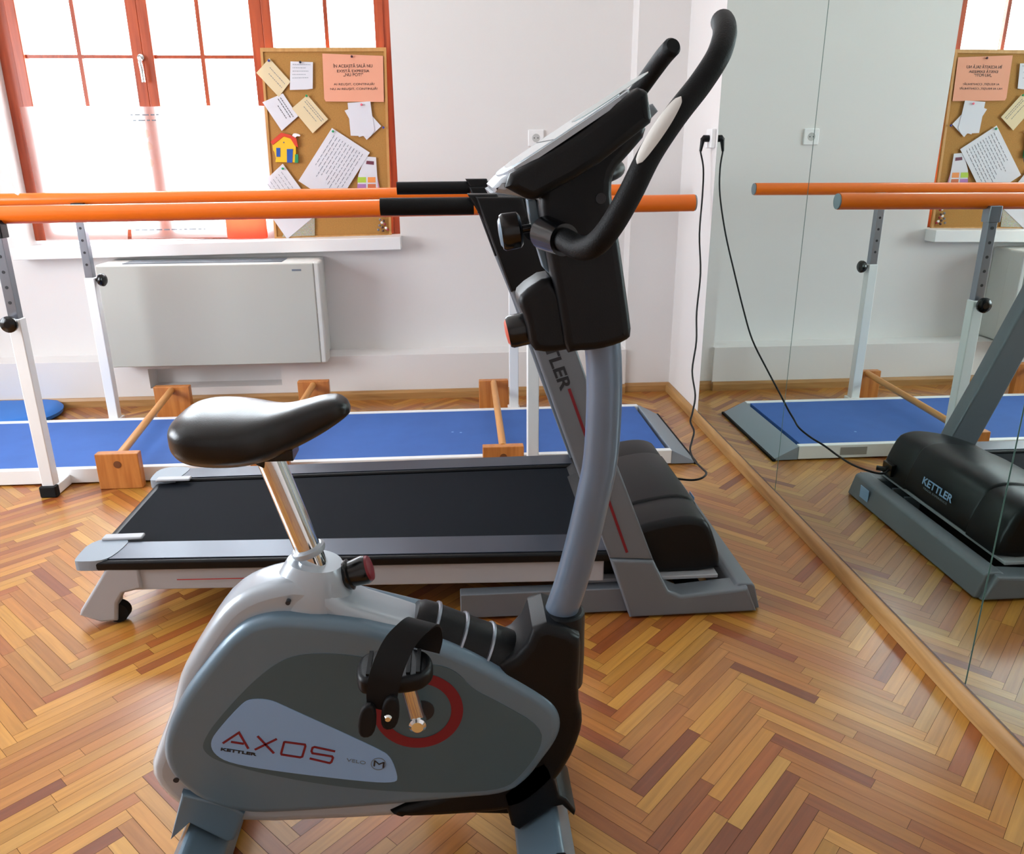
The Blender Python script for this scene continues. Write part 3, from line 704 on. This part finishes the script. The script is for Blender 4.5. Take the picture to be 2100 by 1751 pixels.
obj('power_inlet', MB().box(hx_-.01, hx_+.012, 2.62, 2.68, .115, .16).tube([(hx_+.005, 2.66, .13), (hx_+.035, 2.68, .13)], .010, 10), BLACKG, tm, bevel=.003)
# upright print
U0, U1, U2 = [(0.1657,0.8723),(0.238,0.6881),(0.2057,0.8874)]
U0, U1, U2 = [(0.1853,0.8896),(0.2636,0.6827),(0.2156,0.8988)]
text('upright_text', 'KETTLER', v3(U0, 1.9338), (U1[0]-U0[0], 0, U1[1]-U0[1]), (U2[0]-U0[0], 0, U2[1]-U0[1]), INK, tm, bold=.03)
st = [(0.285,0.6899),(0.4556,0.2127)]
obj('red_stripe', ribbon(st, .0075, 1.9335), RED, tm)
# handles
for y, sd, gx in ((1.97, 0, [(-0.1716,1.1428),(0.0611,1.1405)]), (2.72, 1, [(-0.1796,1.16),(0.0695,1.1579)])):
    z = gx[0][1]
    obj('grip', MB().tube([(gx[0][0], y, z), (gx[1][0]-.01, y, z)], .0205, 20), FOAM, tm, smooth=True)
    obj('grip_mount', MB().pillow([(gx[1][0]-.025, z+.028), (gx[1][0]+.045, z+.028), (gx[1][0]+.075, z-.04), (gx[1][0]+.015, z-.04)], y-.03, y+.03, .008), BLACKP, tm, smooth=True)
hpth = [(.06, 1.97, 1.145), (.18, 1.97, 1.148), (.27, 1.97, 1.17), (.36, 1.98, 1.206), (.41, 2.04, 1.222), (.43, 2.2, 1.228), (.44, 2.45, 1.236), (.44, 2.62, 1.24), (.40, 2.70, 1.235), (.32, 2.72, 1.20), (.2, 2.72, 1.165), (.06, 2.72, 1.16)]
obj('front_handle', MB().tube(crv(hpth, 6), .020, 18), BLACKP, tm, smooth=True)
con = [(.10, 1.165), (.12, 1.13), (.33, 1.20), (.43, 1.26), (.53, 1.362), (.515, 1.380), (.46, 1.36)]
co = obj('console', MB().pillow(con, 2.12, 2.52, .012), TMGREY, tm, smooth=True)
def cface(u0, u1, y0_, y1_, h):
    a, c = Vector((con[0][0], 0, con[0][1])), Vector((con[6][0], 0, con[6][1])); d = c-a; nn = Vector((-d.z, 0, d.x)).normalized()
    return MB().rings([[tuple(a+d*u+nn*k+Vector((0, y, 0))) for u, y in ((u0, y0_), (u1, y0_), (u1, y1_), (u0, y1_))] for k in (-.004, h)])
obj('console_panel', cface(.10, .95, 2.15, 2.49, .002), BLACKG, co, bevel=.001)
obj('display', cface(.50, .85, 2.24, 2.40, .003), mat('treadmill_display', (70, 84, 82), .15), co)

# ---------------------------------------------------------------- exercise bike
bk = thing('exercise_bike', 'silver and black upright exercise bike in the foreground', 'exercise bike', (-.15, 1.2, 0))
Y0, YN, YFR = 1.2, 1.13, 1.27
core = [(-0.5603,0.2379),(-0.5373,0.2899),(-0.5096,0.3499),(-0.4956,0.3908),(-0.479,0.4354),(-0.4509,0.4785),(-0.4168,0.5283),(-0.3888,0.5621),(-0.3531,0.585),(-0.3114,0.5974),(-0.2667,0.6037),(-0.2273,0.5884),(-0.1928,0.55),(-0.0851,0.5053),(0.0928,0.4216),(0.1416,0.2996),(0.1002,0.1715),(0.0575,0.1065),(-0.1411,0.1003),(-0.4257,0.1062),(-0.5101,0.1437),(-0.5472,0.1922)]
obj('shell', MB().pillow(smooth_poly(core, 1), 1.152, 1.248, .022), SHELL, bk, smooth=True)
cover = [(-0.5156,0.322),(-0.5015,0.3572),(-0.4684,0.4147),(-0.4279,0.466),(-0.3908,0.5102),(-0.3596,0.5375),(-0.327,0.5489),(-0.2918,0.5511),(-0.2293,0.5421),(-0.1805,0.5321),(-0.1245,0.5124),(-0.0531,0.4894),(-0.0099,0.4677),(0.0561,0.4268),(0.1316,0.3707),(0.1588,0.3415),(0.1671,0.3037),(0.1559,0.2666),(0.1287,0.2251),(0.109,0.1923),(0.0691,0.158),(-0.0263,0.1553),(-0.1329,0.1501),(-0.3005,0.1468),(-0.4001,0.1497),(-0.4679,0.1845),(-0.4941,0.213),(-0.5152,0.2479),(-0.5216,0.2857)]
sc_ = smooth_poly(cover, 2)
obj('side_cover', MB().pillow(sc_, 1.13, 1.165, .018, r2=.001, steps=5), SILVER, bk, smooth=True)
obj('side_cover', MB().pillow(sc_, 1.235, 1.27, .001, r2=.018, steps=5), SILVER, bk, smooth=True)
inner = smooth_poly([(-0.4489,0.3175),(-0.4156,0.365),(-0.3538,0.4316),(-0.3069,0.4696),(-0.2701,0.4816),(-0.2165,0.4802),(-0.1632,0.4687),(-0.1093,0.4561),(-0.0436,0.4488),(-0.0109,0.4285),(0.0088,0.3963),(0.0555,0.3664),(0.1301,0.3099),(0.1285,0.2637),(0.0932,0.2082),(0.0613,0.1785),(-0.0257,0.1776),(-0.1309,0.188),(-0.2376,0.2082),(-0.3448,0.2402),(-0.4267,0.2743),(-0.449,0.2968)], 2)
for ya, yb in ((1.1288, 1.133), (1.2712, 1.267)):
    sp = obj('side_panel', MB().prism(inner, ya, yb), DARKSIL, bk, label='darker grey flat area of the side cover')
plate = smooth_poly([(-0.4361,0.3183),(-0.4176,0.3443),(-0.3759,0.3907),(-0.3604,0.4003),(-0.3282,0.3974),(-0.3009,0.3793),(-0.1523,0.2825),(-0.1343,0.2648),(-0.1244,0.2211),(-0.1296,0.2089),(-0.1794,0.2145),(-0.3285,0.2479),(-0.4081,0.2711),(-0.4331,0.2928)], 2)
lb = obj('label_plate', MB().prism(plate, 1.1276, 1.1292), LABEL, bk, label='pale blue-white label on the side')
# AXOS lettering as strokes
mb = MB(); Z6 = None
AX = [[(-0.4148,0.3144),(-0.3856,0.3345),(-0.3739,0.3003)], [(-0.401,0.3164),(-0.3802,0.3107)],
      [(-0.3558,0.3252),(-0.3324,0.2877)], [(-0.3246,0.3171),(-0.3634,0.2974)],
      [(-0.3124,0.3103),(-0.2788,0.3023),(-0.2783,0.2986),(-0.2853,0.2775),(-0.2889,0.276),(-0.3196,0.2842),(-0.3202,0.2869),(-0.313,0.3095),(-0.3113,0.31)],
      [(-0.2289,0.2844),(-0.2629,0.2962),(-0.2665,0.2948),(-0.2688,0.288),(-0.2675,0.2832),(-0.2352,0.2744),(-0.2337,0.2711),(-0.237,0.2626),(-0.2402,0.2604),(-0.2733,0.2728)]]
for st_ in AX: ribbon(st_, .0038, 1.1274, mb)
obj('model_lettering', mb, RED, bk)
a, c, u = [(-0.4203,0.2999),(-0.3623,0.2842),(-0.4187,0.3057)]
text('maker_lettering', 'KETTLER', v3(a, 1.1272), (c[0]-a[0], 0, c[1]-a[1]), (u[0]-a[0], 0, u[1]-a[1]), INK, bk, bold=.04)
a, c, u = [(-0.2117,0.2623),(-0.1793,0.253),(-0.2103,0.2687)]
text('model_lettering', 'VELO', v3(a, 1.1272), (c[0]-a[0], 0, c[1]-a[1]), (u[0]-a[0], 0, u[1]-a[1]), INKG, bk)
a, c, u = [(-0.166,0.2487),(-0.1478,0.243),(-0.164,0.2611)]
text('model_lettering', 'M', v3(a, 1.1272), (c[0]-a[0], 0, c[1]-a[1]), (u[0]-a[0], 0, u[1]-a[1]), INK, bk)
cx, cz_ = [(-0.1569,0.2525)][0]
mb = MB(); ribbon([(cx+.0125*math.cos(t), cz_+.0125*math.sin(t)) for t in [2*math.pi*i/24 for i in range(25)]], .0012, 1.1274, mb)
obj('model_ring', mb, INKG, bk)
# screw points
mb = MB()
for p in [(-0.503,0.2408)]: mb.lathe([(0, .005), (.002, .005)], v3(p, 1.1305), (0, -1, 0), 12)
obj('screw_hole', mb, INK, bk)
# bottom bracket ring, crank and pedals
rc = [(-0.083,0.358)][0]
ro = abs([(-0.0067,0.3531)][0][0]-rc[0]); ri = ro*.735
for y, d in ((1.1285, -1), (1.2715, 1)):
    mb = MB(); n_ = 64
    o_ = [Vector((rc[0]+ro*math.cos(2*math.pi*i/n_), y+d*.0008, rc[1]+ro*math.sin(2*math.pi*i/n_))) for i in range(n_)]
    i_ = [Vector((rc[0]+ri*math.cos(2*math.pi*i/n_), y+d*.0008, rc[1]+ri*math.sin(2*math.pi*i/n_))) for i in range(n_)]
    mb.rings([o_, i_], caps=False)
    obj('red_ring', mb, RED, bk)
    obj('axle_hole', MB().lathe([(0, .021), (.001, .021)], (rc[0]+.006, y, rc[1]), (0, d, 0), 24), INK, bk)
# near crank up, far crank down
hub = Vector((rc[0], 1.10, rc[1])); pc = Vector((-.108, 1.075, .522))
far_end = Vector((2*hub.x-pc.x, 1.32, 2*hub.z-pc.z))
def crank(h, e, d):
    mb = MB().tube([(h.x, h.y-d*.006, h.z), (e.x, e.y-d*.006, e.z)], [.0135, .011], 16)
    mb.lathe([(-.012, .010), (-.010, .0145), (.010, .0145), (.014, .010)], h, (0, d, 0), 20).lathe([(-.010, .014), (.010, .014)], e, (0, d, 0), 16)
    c = obj('crank', mb, CHROME, bk, smooth=True)
    obj('axle', MB().tube([(h.x, 1.15 if d < 0 else 1.25, h.z), h], .009, 12), STEEL, c, smooth=True)
crank(hub, pc, -1); crank(Vector((hub.x, 1.30, hub.z)), far_end, 1)
def pedal(c, d):
    # c: axle end on the crank; the platform reaches away from the bike
    y1, y2 = (c.y+d*.018, c.y+d*.10); T = lambda p: (p[0], p[1], p[2])
    ym = (y1+y2)/2; x, z = c.x, c.z
    pl = [(x-.052, min(y1, y2)+.006), (x-.03, min(y1, y2)), (x+.035, min(y1, y2)), (x+.056, min(y1, y2)+.02), (x+.06, ym), (x+.05, max(y1, y2)-.012), (x+.02, max(y1, y2)), (x-.03, max(y1, y2)), (x-.056, max(y1, y2)-.02)]
    q = obj('pedal', MB().pillow(smooth_poly(pl, 2), z-.014, z+.014, .008, 'Z'), BLACKP, bk, smooth=True)
    mb = MB()
    for i in range(6):
        xx = x-.038+i*.0145
        mb.box(xx, xx+.006, min(y1, y2)+.012, max(y1, y2)-.012, z+.013, z+.017)
    obj('pedal_tread', mb, RUBBER, q)
    obj('spindle', MB().tube([tuple(c), (c.x, y2, c.z)], .007, 12), STEEL, q, smooth=True)
    # strap: arch over the platform
    P = [(x-.016, y2+d*.002, z-.035), (x-.014, y2+d*.006, z-.005), (x-.006, y2+d*.004, z+.03), (x+.012, y2-d*.018, z+.062), (x+.034, ym+d*.006, z+.078), (x+.048, y1+d*.016, z+.066), (x+.052, y1+d*.003, z+.035), (x+.046, y1, z+.006)]
    rs = []; K = crv(P, 5)
    for i, p in enumerate(K):
        wv = Vector((1, 0, -.35)).normalized()*.023; tt = (K[min(i+1, len(K)-1)]-K[max(i-1, 0)]).normalized(); nn = tt.cross(wv).normalized()*.0016
        rs.append([p-wv-nn, p+wv-nn, p+wv+nn, p-wv+nn])
    obj('strap', MB().rings(rs), RUBBER, q, smooth=True)
    mb = MB()
    for xx, zz in ((x-.040, z-.048), (x-.006, z-.036)):
        mb.pillow(smooth_poly([(xx-.015, zz-.026), (xx+.013, zz-.026), (xx+.018, zz+.03), (xx-.006, zz+.03)], 2), y2+d*.004, y2+d*.016, .004)
    obj('strap_end', mb, RUBBER, q, smooth=True)
    obj('rivet', MB().lathe([(0, .006), (.003, .004)], (x-.007, y2+d*.016, z-.040), (0, d, 0), 12), CHROME, q, smooth=True)
pedal(pc, -1); pedal(far_end, 1)

# seat tube fairing
fa = [(-0.242,0.6139),(-0.2528,0.554),(-0.2618,0.4971)]
rs = []
for (x, z), rx, ry, sh in ((fa[0], .040, .040, 0), ((fa[0][0], fa[0][1]-.012), .046, .045, 0), (fa[1], .062, .052, .003), (fa[2], .085, .056, .0), ((fa[2][0]-.01, fa[2][1]-.04), .10, .054, .0)):
    rs.append([(x+sh+rx*math.cos(t)*(1 if math.cos(t) > 0 else 1.25), 1.2+ry*math.sin(t), z+.30*rx*-math.cos(t)*(.6)) for t in [2*math.pi*j/36 for j in range(36)]])
obj('seat_tube_fairing', MB().rings(rs), SHELL, bk, smooth=True)
mb = MB(); p = [(-0.2848,0.5702)][0]
obj('fairing_screw', mb.lathe([(0, .004), (.008, .004)], v3(p, 1.150), (0, -1, 0), 12), INK, bk)
# seat post
sp0, sp1 = [(-0.3049,0.8122),(-0.2419,0.5862)]
dz = Vector((sp1[0]-sp0[0], 0, sp1[1]-sp0[1])).normalized()
obj('seat_post', MB().tube([(sp0[0], 1.2, sp0[1]), (sp1[0], 1.2, sp1[1])], .0215, 32), CHROME, bk, smooth=True)
obj('post_collar', MB().lathe([(0, .026), (.004, .028), (.010, .028), (.013, .024)], Vector((sp1[0], 1.2, sp1[1]))-dz*.045, -dz, 28), SHELL, bk, smooth=True)
# seat adjusting knob
ka, kb = [(-0.1926,0.582),(-0.1496,0.5893)]
kd = Vector((kb[0]-ka[0], 0, kb[1]-ka[1]+.006)).normalized(); ko = Vector((ka[0]-.012, 1.2, ka[1]))
kn = obj('seat_knob', MB().lathe([(0, .018), (.010, .026), (.015, .027), (.017, .022), (.042, .025), (.047, .023)], ko, kd, 24), BLACKG, bk, smooth=True)
obj('knob_cap', MB().lathe([(.046, .023), (.051, .021), (.054, .010)], ko, kd, 24), RED, kn, smooth=True)
# saddle
def saddle():
    secs = []  # t: x, half width, top z, bottom z
    data = [(-.437, .034, .866, .838), (-.433, .060, .876, .826), (-.418, .082, .885, .812), (-.395, .094, .889, .806), (-.360, .098, .888, .803), (-.325, .092, .884, .804),
            (-.295, .074, .882, .808), (-.268, .053, .885, .817), (-.240, .041, .892, .829), (-.212, .036, .899, .844), (-.190, .031, .900, .858), (-.176, .021, .893, .868), (-.170, .009, .884, .874)]
    rs = []
    xs = crv([(a, b_, c) for a, b_, c, d in data], 4); bs = crv([(a, d, 0) for a, b_, c, d in data], 4)
    for p, q in zip(xs, bs):
        x, wd, zt = p; zb = q[1]; ring = []
        for j in range(40):
            t = 2*math.pi*j/40; cs, sn = math.cos(t), math.sin(t)
            yy = wd*math.copysign(abs(cs)**.62, cs); h = (zt-zb)
            zz = zb+h*.62+(h*.38*abs(sn)**.75 if sn > 0 else -h*.62*abs(sn)**.62)
            ring.append((x, 1.2+yy*(1 if sn > -.3 else 1-.25*(abs(sn)-.3)), zz))
        rs.append(ring)
    return MB().rings(rs)
obj('saddle', saddle(), LEATHER, bk, smooth=True)
obj('saddle_clamp', MB().tube([(-.315, 1.2, .795), (-.30, 1.2, .818)], .022, 16).box(-.34, -.26, 1.175, 1.225, .803, .822), BLACKG, bk, bevel=.003)

# sloping bar between seat tube and column: boot with ribs
bt = [(-0.0869,0.4944),(-0.017,0.4649),(0.0445,0.4299),(0.1074,0.3986)]
tb = [(-0.0871,0.4905),(-0.0556,0.4889),(-0.0166,0.4714),(0.0229,0.4542),(0.0588,0.4337),(0.0951,0.4011),(0.0785,0.3686),(-0.011,0.3833),(-0.0856,0.4345)]
t0, t1 = Vector((bt[0][0], 1.2, bt[0][1])), Vector((bt[3][0], 1.2, bt[3][1]))
dd = (t1-t0).normalized()
LEN = (t1-t0).length
obj('ribbed_boot', MB().lathe([(-.01, .044), (0, .050), (.02, .052), (LEN*.5, .052), (LEN, .056), (LEN+.03, .05)], t0-Vector((0, 0, .016)), dd, 32), BLACKP, bk, smooth=True)
for f in (.12, .36, .60, .84):
    c_ = t0-Vector((0, 0, .016))+dd*LEN*f
    obj('boot_ring', MB().lathe([(-.0035, .0525), (-.002, .056), (.002, .056), (.0035, .0525)], c_, dd, 32), STEEL, bk, smooth=True)
obj('shell_groove', MB().tube([v3(p, 1.2) for p in [(-0.1714,0.5367),(-0.0958,0.5068)]], .0012, 6), DARKSIL, bk)

# black front cover, sleeve
fcov = [(0.0431,0.4221),(0.0972,0.4505),(0.1201,0.5131),(0.1951,0.4851),(0.1985,0.4493),(0.195,0.3532),(0.2056,0.3099),(0.2008,0.2716),(0.1803,0.2113),(0.1501,0.163),(0.1048,0.1227),(0.0716,0.1122),(-0.0275,0.1094),(-0.1376,0.1128),(-0.1488,0.1317),(-0.0257,0.1683),(0.0968,0.259)]
obj('front_cover', MB().pillow(smooth_poly(fcov, 1), 1.140, 1.260, .016, steps=5), BLACKP, bk, smooth=True)
s0 = [(0.163,0.4497),(0.1694,0.4873)]
obj('column_sleeve', MB().lathe([(-.13, .050), (-.08, .048), (0, .0425), (.012, .041), (.014, .036)], v3(s0[1], 1.2), Vector((s0[1][0]-s0[0][0]-.004, 0, s0[1][1]-s0[0][1])), 28), BLACKP, bk, smooth=True)
# column
col = [(0.1527,0.4301),(0.1682,0.4913),(0.1864,0.5526),(0.2051,0.6327),(0.2198,0.7092),(0.2297,0.766),(0.2333,0.8206),(0.2338,0.8918),(0.2313,0.9465),(0.2269,0.9857),(0.2203,1.0544)]
obj('column', MB().tube(crv([v3(p, 1.2) for p in col], 5), .0285, 32), mat('column_silver', (106, 122, 142), .33, metal=.35, coat=.3), bk, smooth=True)
# cockpit neck
Z3 = 0
neck = [(0.1208,1.1965),(0.1289,1.1449),(0.1404,1.0917),(0.1524,1.0336),(0.1631,0.9703),(0.1831,0.9749),(0.1998,0.9742),(0.2298,0.9789),(0.2546,0.9878),(0.2643,0.9966),(0.2576,1.0382),(0.246,1.1028),(0.2403,1.1343),(0.2306,1.1744),(0.2249,1.2106),(0.2295,1.2342),(0.249,1.2546),(0.2742,1.2834),(0.2625,1.3034),(0.1895,1.278),(0.1284,1.2349)]
obj('neck', MB().pillow(smooth_poly(neck, 1), 1.145, 1.255, .014, steps=5), BLACKP, bk, smooth=True)
bulge = [(0.1376,1.0886),(0.1487,1.0725),(0.1817,1.0429),(0.183,0.9766),(0.1398,0.9708),(0.1116,0.9755),(0.104,1.0215),(0.093,1.0477),(0.097,1.0631)]
obj('resistance_housing', MB().pillow(smooth_poly(bulge, 1), 1.155, 1.245, .012, steps=5), BLACKP, bk, smooth=True)
rp = [(0.1083,1.1937),(0.1217,1.1935),(0.1305,1.1449),(0.1394,1.1028),(0.1437,1.0854),(0.133,1.0944),(0.12,1.1358),(0.1124,1.1665)]
obj('rear_plate', MB().prism(rp, 1.185, 1.215), SILVER, bk, bevel=.002)
# side dimple
d0 = [(0.209,1.1961)][0]
obj('side_hole', MB().lathe([(0, .0075), (.002, .0075)], v3(d0, 1.1452), (0, -1, 0), 16), INK, bk)
# knobs on the rider side
ka = [(0.1207,1.1531),(0.1039,1.1512),(0.077,1.1466)]; 
kdir = Vector((ka[2][0]-ka[0][0], 0, ka[2][1]-ka[0][1])).normalized()
k0 = Vector(v3(ka[0], 1.2))
kn = obj('console_knob', MB().lathe([(-.01, .006), (.018, .006), (.020, .022), (.024, .0265), (.046, .0275), (.050, .025)], k0, kdir, 24), BLACKG, bk, smooth=True)
obj('knob_face', MB().lathe([(.049, .024), (.053, .018), (.054, .004)], k0, kdir, 24), SILVER, kn, smooth=True)
ka = [(0.1181,1.0034),(0.0787,0.9951)]
kdir = Vector((ka[1][0]-ka[0][0], 0, ka[1][1]-ka[0][1])).normalized(); k0 = Vector(v3(ka[0], 1.2))
kn = obj('resistance_knob', MB().lathe([(0, .024), (.006, .0255), (.034, .0255), (.039, .023)], k0, kdir, 24), BLACKG, bk, smooth=True)
obj('knob_face', MB().lathe([(.038, .022), (.042, .016), (.043, .004)], k0, kdir, 24), mat('knob_orange_red', (200, 92, 70), .4), kn, smooth=True)

# console
cs = [(0.077,1.2317),(0.0699,1.214),(0.0827,1.2073),(0.099,1.1991),(0.1096,1.1972),(0.1271,1.2058),(0.162,1.2233),(0.1967,1.244),(0.2454,1.2808),(0.2617,1.293),(0.2629,1.2989),(0.2557,1.3306),(0.251,1.3335),(0.2428,1.3358),(0.1609,1.2811),(0.1151,1.2533)]
cb_ = obj('console_body', MB().pillow(cs, 1.08, 1.32, .012, steps=4), BLACKP, bk, smooth=True)
# face plate in the console plane
pa, pb_ = Vector(v3(cs[0], 1.2)), Vector(v3(cs[13], 1.2))
ux = (pb_-pa).normalized(); uz = Vector((-ux.z, 0, ux.x)); LL = (pb_-pa).length
def cpt(u, y, h=0): return tuple(pa+ux*u+Vector((0, y-1.2, 0))+uz*h)
def cplate(pts, h0, h1):
    P = smooth_poly(pts, 2); n_ = len(P)
    return MB().rings([[cpt(a, y, h0) for a, y in P], [cpt(a, y, h1) for a, y in P]])
obj('console_rim', cplate([(-.012, 1.12), (-.012, 1.28), (.02, 1.318), (LL-.02, 1.318), (LL+.0, 1.28), (LL, 1.12), (LL-.02, 1.082), (.02, 1.082)], -.004, .003), SHELL, cb_)
obj('console_face', cplate([(.004, 1.13), (.004, 1.27), (.03, 1.306), (LL-.03, 1.306), (LL-.012, 1.27), (LL-.012, 1.13), (LL-.03, 1.094), (.03, 1.094)], .002, .0045), FACE, cb_)
obj('face_seam', MB().rings([[cpt(.070, 1.095, .0046), cpt(.0712, 1.095, .0046), cpt(.0712, 1.305, .0046), cpt(.070, 1.305, .0046)], [cpt(.070, 1.095, .0050), cpt(.0712, 1.095, .005), cpt(.0712, 1.305, .005), cpt(.070, 1.305, .005)]]), INK, cb_)
obj('display', cplate([(.12, 1.13), (.12, 1.27), (.24, 1.27), (.24, 1.13)], .0046, .0052), mat('display_grey', (150, 170, 170), .1), cb_)
nose = [(0.0878,1.2387),(0.0664,1.2254),(0.0541,1.2133),(0.0576,1.2064),(0.0804,1.2028),(0.1126,1.1957),(0.1019,1.2183)]
obj('console_nose', MB().pillow(nose, 1.10, 1.30, .014), SHELL, bk, smooth=True)
# handlebars
near = [(.13, 1.14, 1.150), (.150, 1.085, 1.145), (.166, 1.05, 1.138), (.180, 1.015, 1.146), (.197, 1.0, 1.170), (.217, .992, 1.208), (.239, .99, 1.254), (.268, .992, 1.297), (.297, .998, 1.332), (.318, 1.005, 1.362), (.332, 1.028, 1.386), (.340, 1.055, 1.402), (.346, 1.085, 1.413)]
for sgn in (-1, 1):
    P = [(x, 1.2-sgn*(1.2-y), z) if sgn > 0 else (x, y, z) for x, y, z in near]
    P = [(x, y if sgn < 0 else 2.4-near[i][1], z) for i, (x, y, z) in enumerate(near)]
    K = crv(P, 6)
    n_ = len(K)
    rr_ = [.0165-.002*min(1, i/n_*1.4) for i in range(n_)]
    rr_[-1] = .011
    hb = obj('handlebar', MB().tube(K, rr_, 24), FOAM, bk, smooth=True)
    obj('handlebar_collar', MB().tube([(x_, y_, z_) for x_, y_, z_ in (P[0], P[1])], [.024, .022], 24), BLACKG, hb, smooth=True)
    # hand pulse plate, following the tube
    ia, ib = 34, 44
    sd0 = Vector((-.62, -.75 if sgn < 0 else .75, .25)); rs = []
    for i in range(ia*2, ib*2+1):
        k_ = i/2; a_ = K[int(k_)].lerp(K[min(int(k_)+1, len(K)-1)], k_-int(k_))
        dr = (K[int(k_)+1]-K[int(k_)-1]).normalized(); side = (sd0-dr*sd0.dot(dr)).normalized(); oth = dr.cross(side)
        u_ = (i-ia*2)/((ib-ia)*2); w_ = max(.03, math.sin(math.pi*u_)**.4)*.62
        ring = [a_+(side*math.cos(th)+oth*math.sin(th))*.0166 for th in [-w_+2*w_*j/11 for j in range(12)]]
        ring += [a_+(side*math.cos(th)+oth*math.sin(th))*.0130 for th in [w_-2*w_*j/11 for j in range(12)]]
        rs.append(ring)
    obj('pulse_sensor', MB().rings(rs), mat('sensor_steel', (205, 203, 198), .35, metal=.3), hb, smooth=True)

# feet
FR = [(-0.5368,0.097),(-0.4992,0.1323),(-0.4393,0.0841)]
FF = [(0.0783,0.0821),(0.1549,0.1262),(0.1933,0.0981)]
for q_, nm in ((FR, 'rear'), (FF, 'front')):
    (xa, za), (xb, zb), (xc, zc) = q_
    lift = min(za, zc)-.045
    prof = [(xa+.008, .010), (xc-.008, .010), (xc-.004, za-.028), (xb+.006, zb-.016), (xb-.006, zb-.016), (xa+.004, za-.024)]
    f = obj('floor_foot', MB().prism(prof, .99, 1.41, 'Y'), SILVER, bk, bevel=.006)
    for a, c in ((.955, 1.05), (1.35, 1.445)):
        pf = [(xa+.003, .001), (xc-.003, .001), (xc, za-.026), (xb+.008, zb-.010), (xb-.008, zb-.010), (xa, za-.022)]
        obj('foot_cap', MB().pillow(pf, a, c, .012), RUBBER, f, smooth=True)
rb = [(-0.5376,0.0971),(-0.499,0.1332),(-0.4392,0.0851),(-0.4253,0.0894),(-0.402,0.1454),(-0.4234,0.1678),(-0.4784,0.1907),(-0.503,0.2018)]
obj('rear_bracket', MB().pillow(rb, 1.14, 1.255, .006), SILVER, bk, smooth=True)
fb = [(0.0756,0.0823),(0.09,0.0707),(0.1549,0.1194),(0.1694,0.1217),(0.1925,0.0948),(0.195,0.1072),(0.1772,0.138),(0.1645,0.1434),(0.157,0.1752),(0.1477,0.2066),(0.137,0.2269),(0.1036,0.2076),(0.0591,0.1559),(0.0686,0.1159)]
obj('front_bracket', MB().pillow(fb, 1.14, 1.255, .005), BLACKP, bk, smooth=True)
ub = [(-0.1497,0.1131),(0.0715,0.1219),(0.0963,0.0887),(0.0712,0.0802),(-0.138,0.1029)]
obj('lower_frame', MB().prism(ub, 1.17, 1.23), BLACKP, bk, bevel=.004)
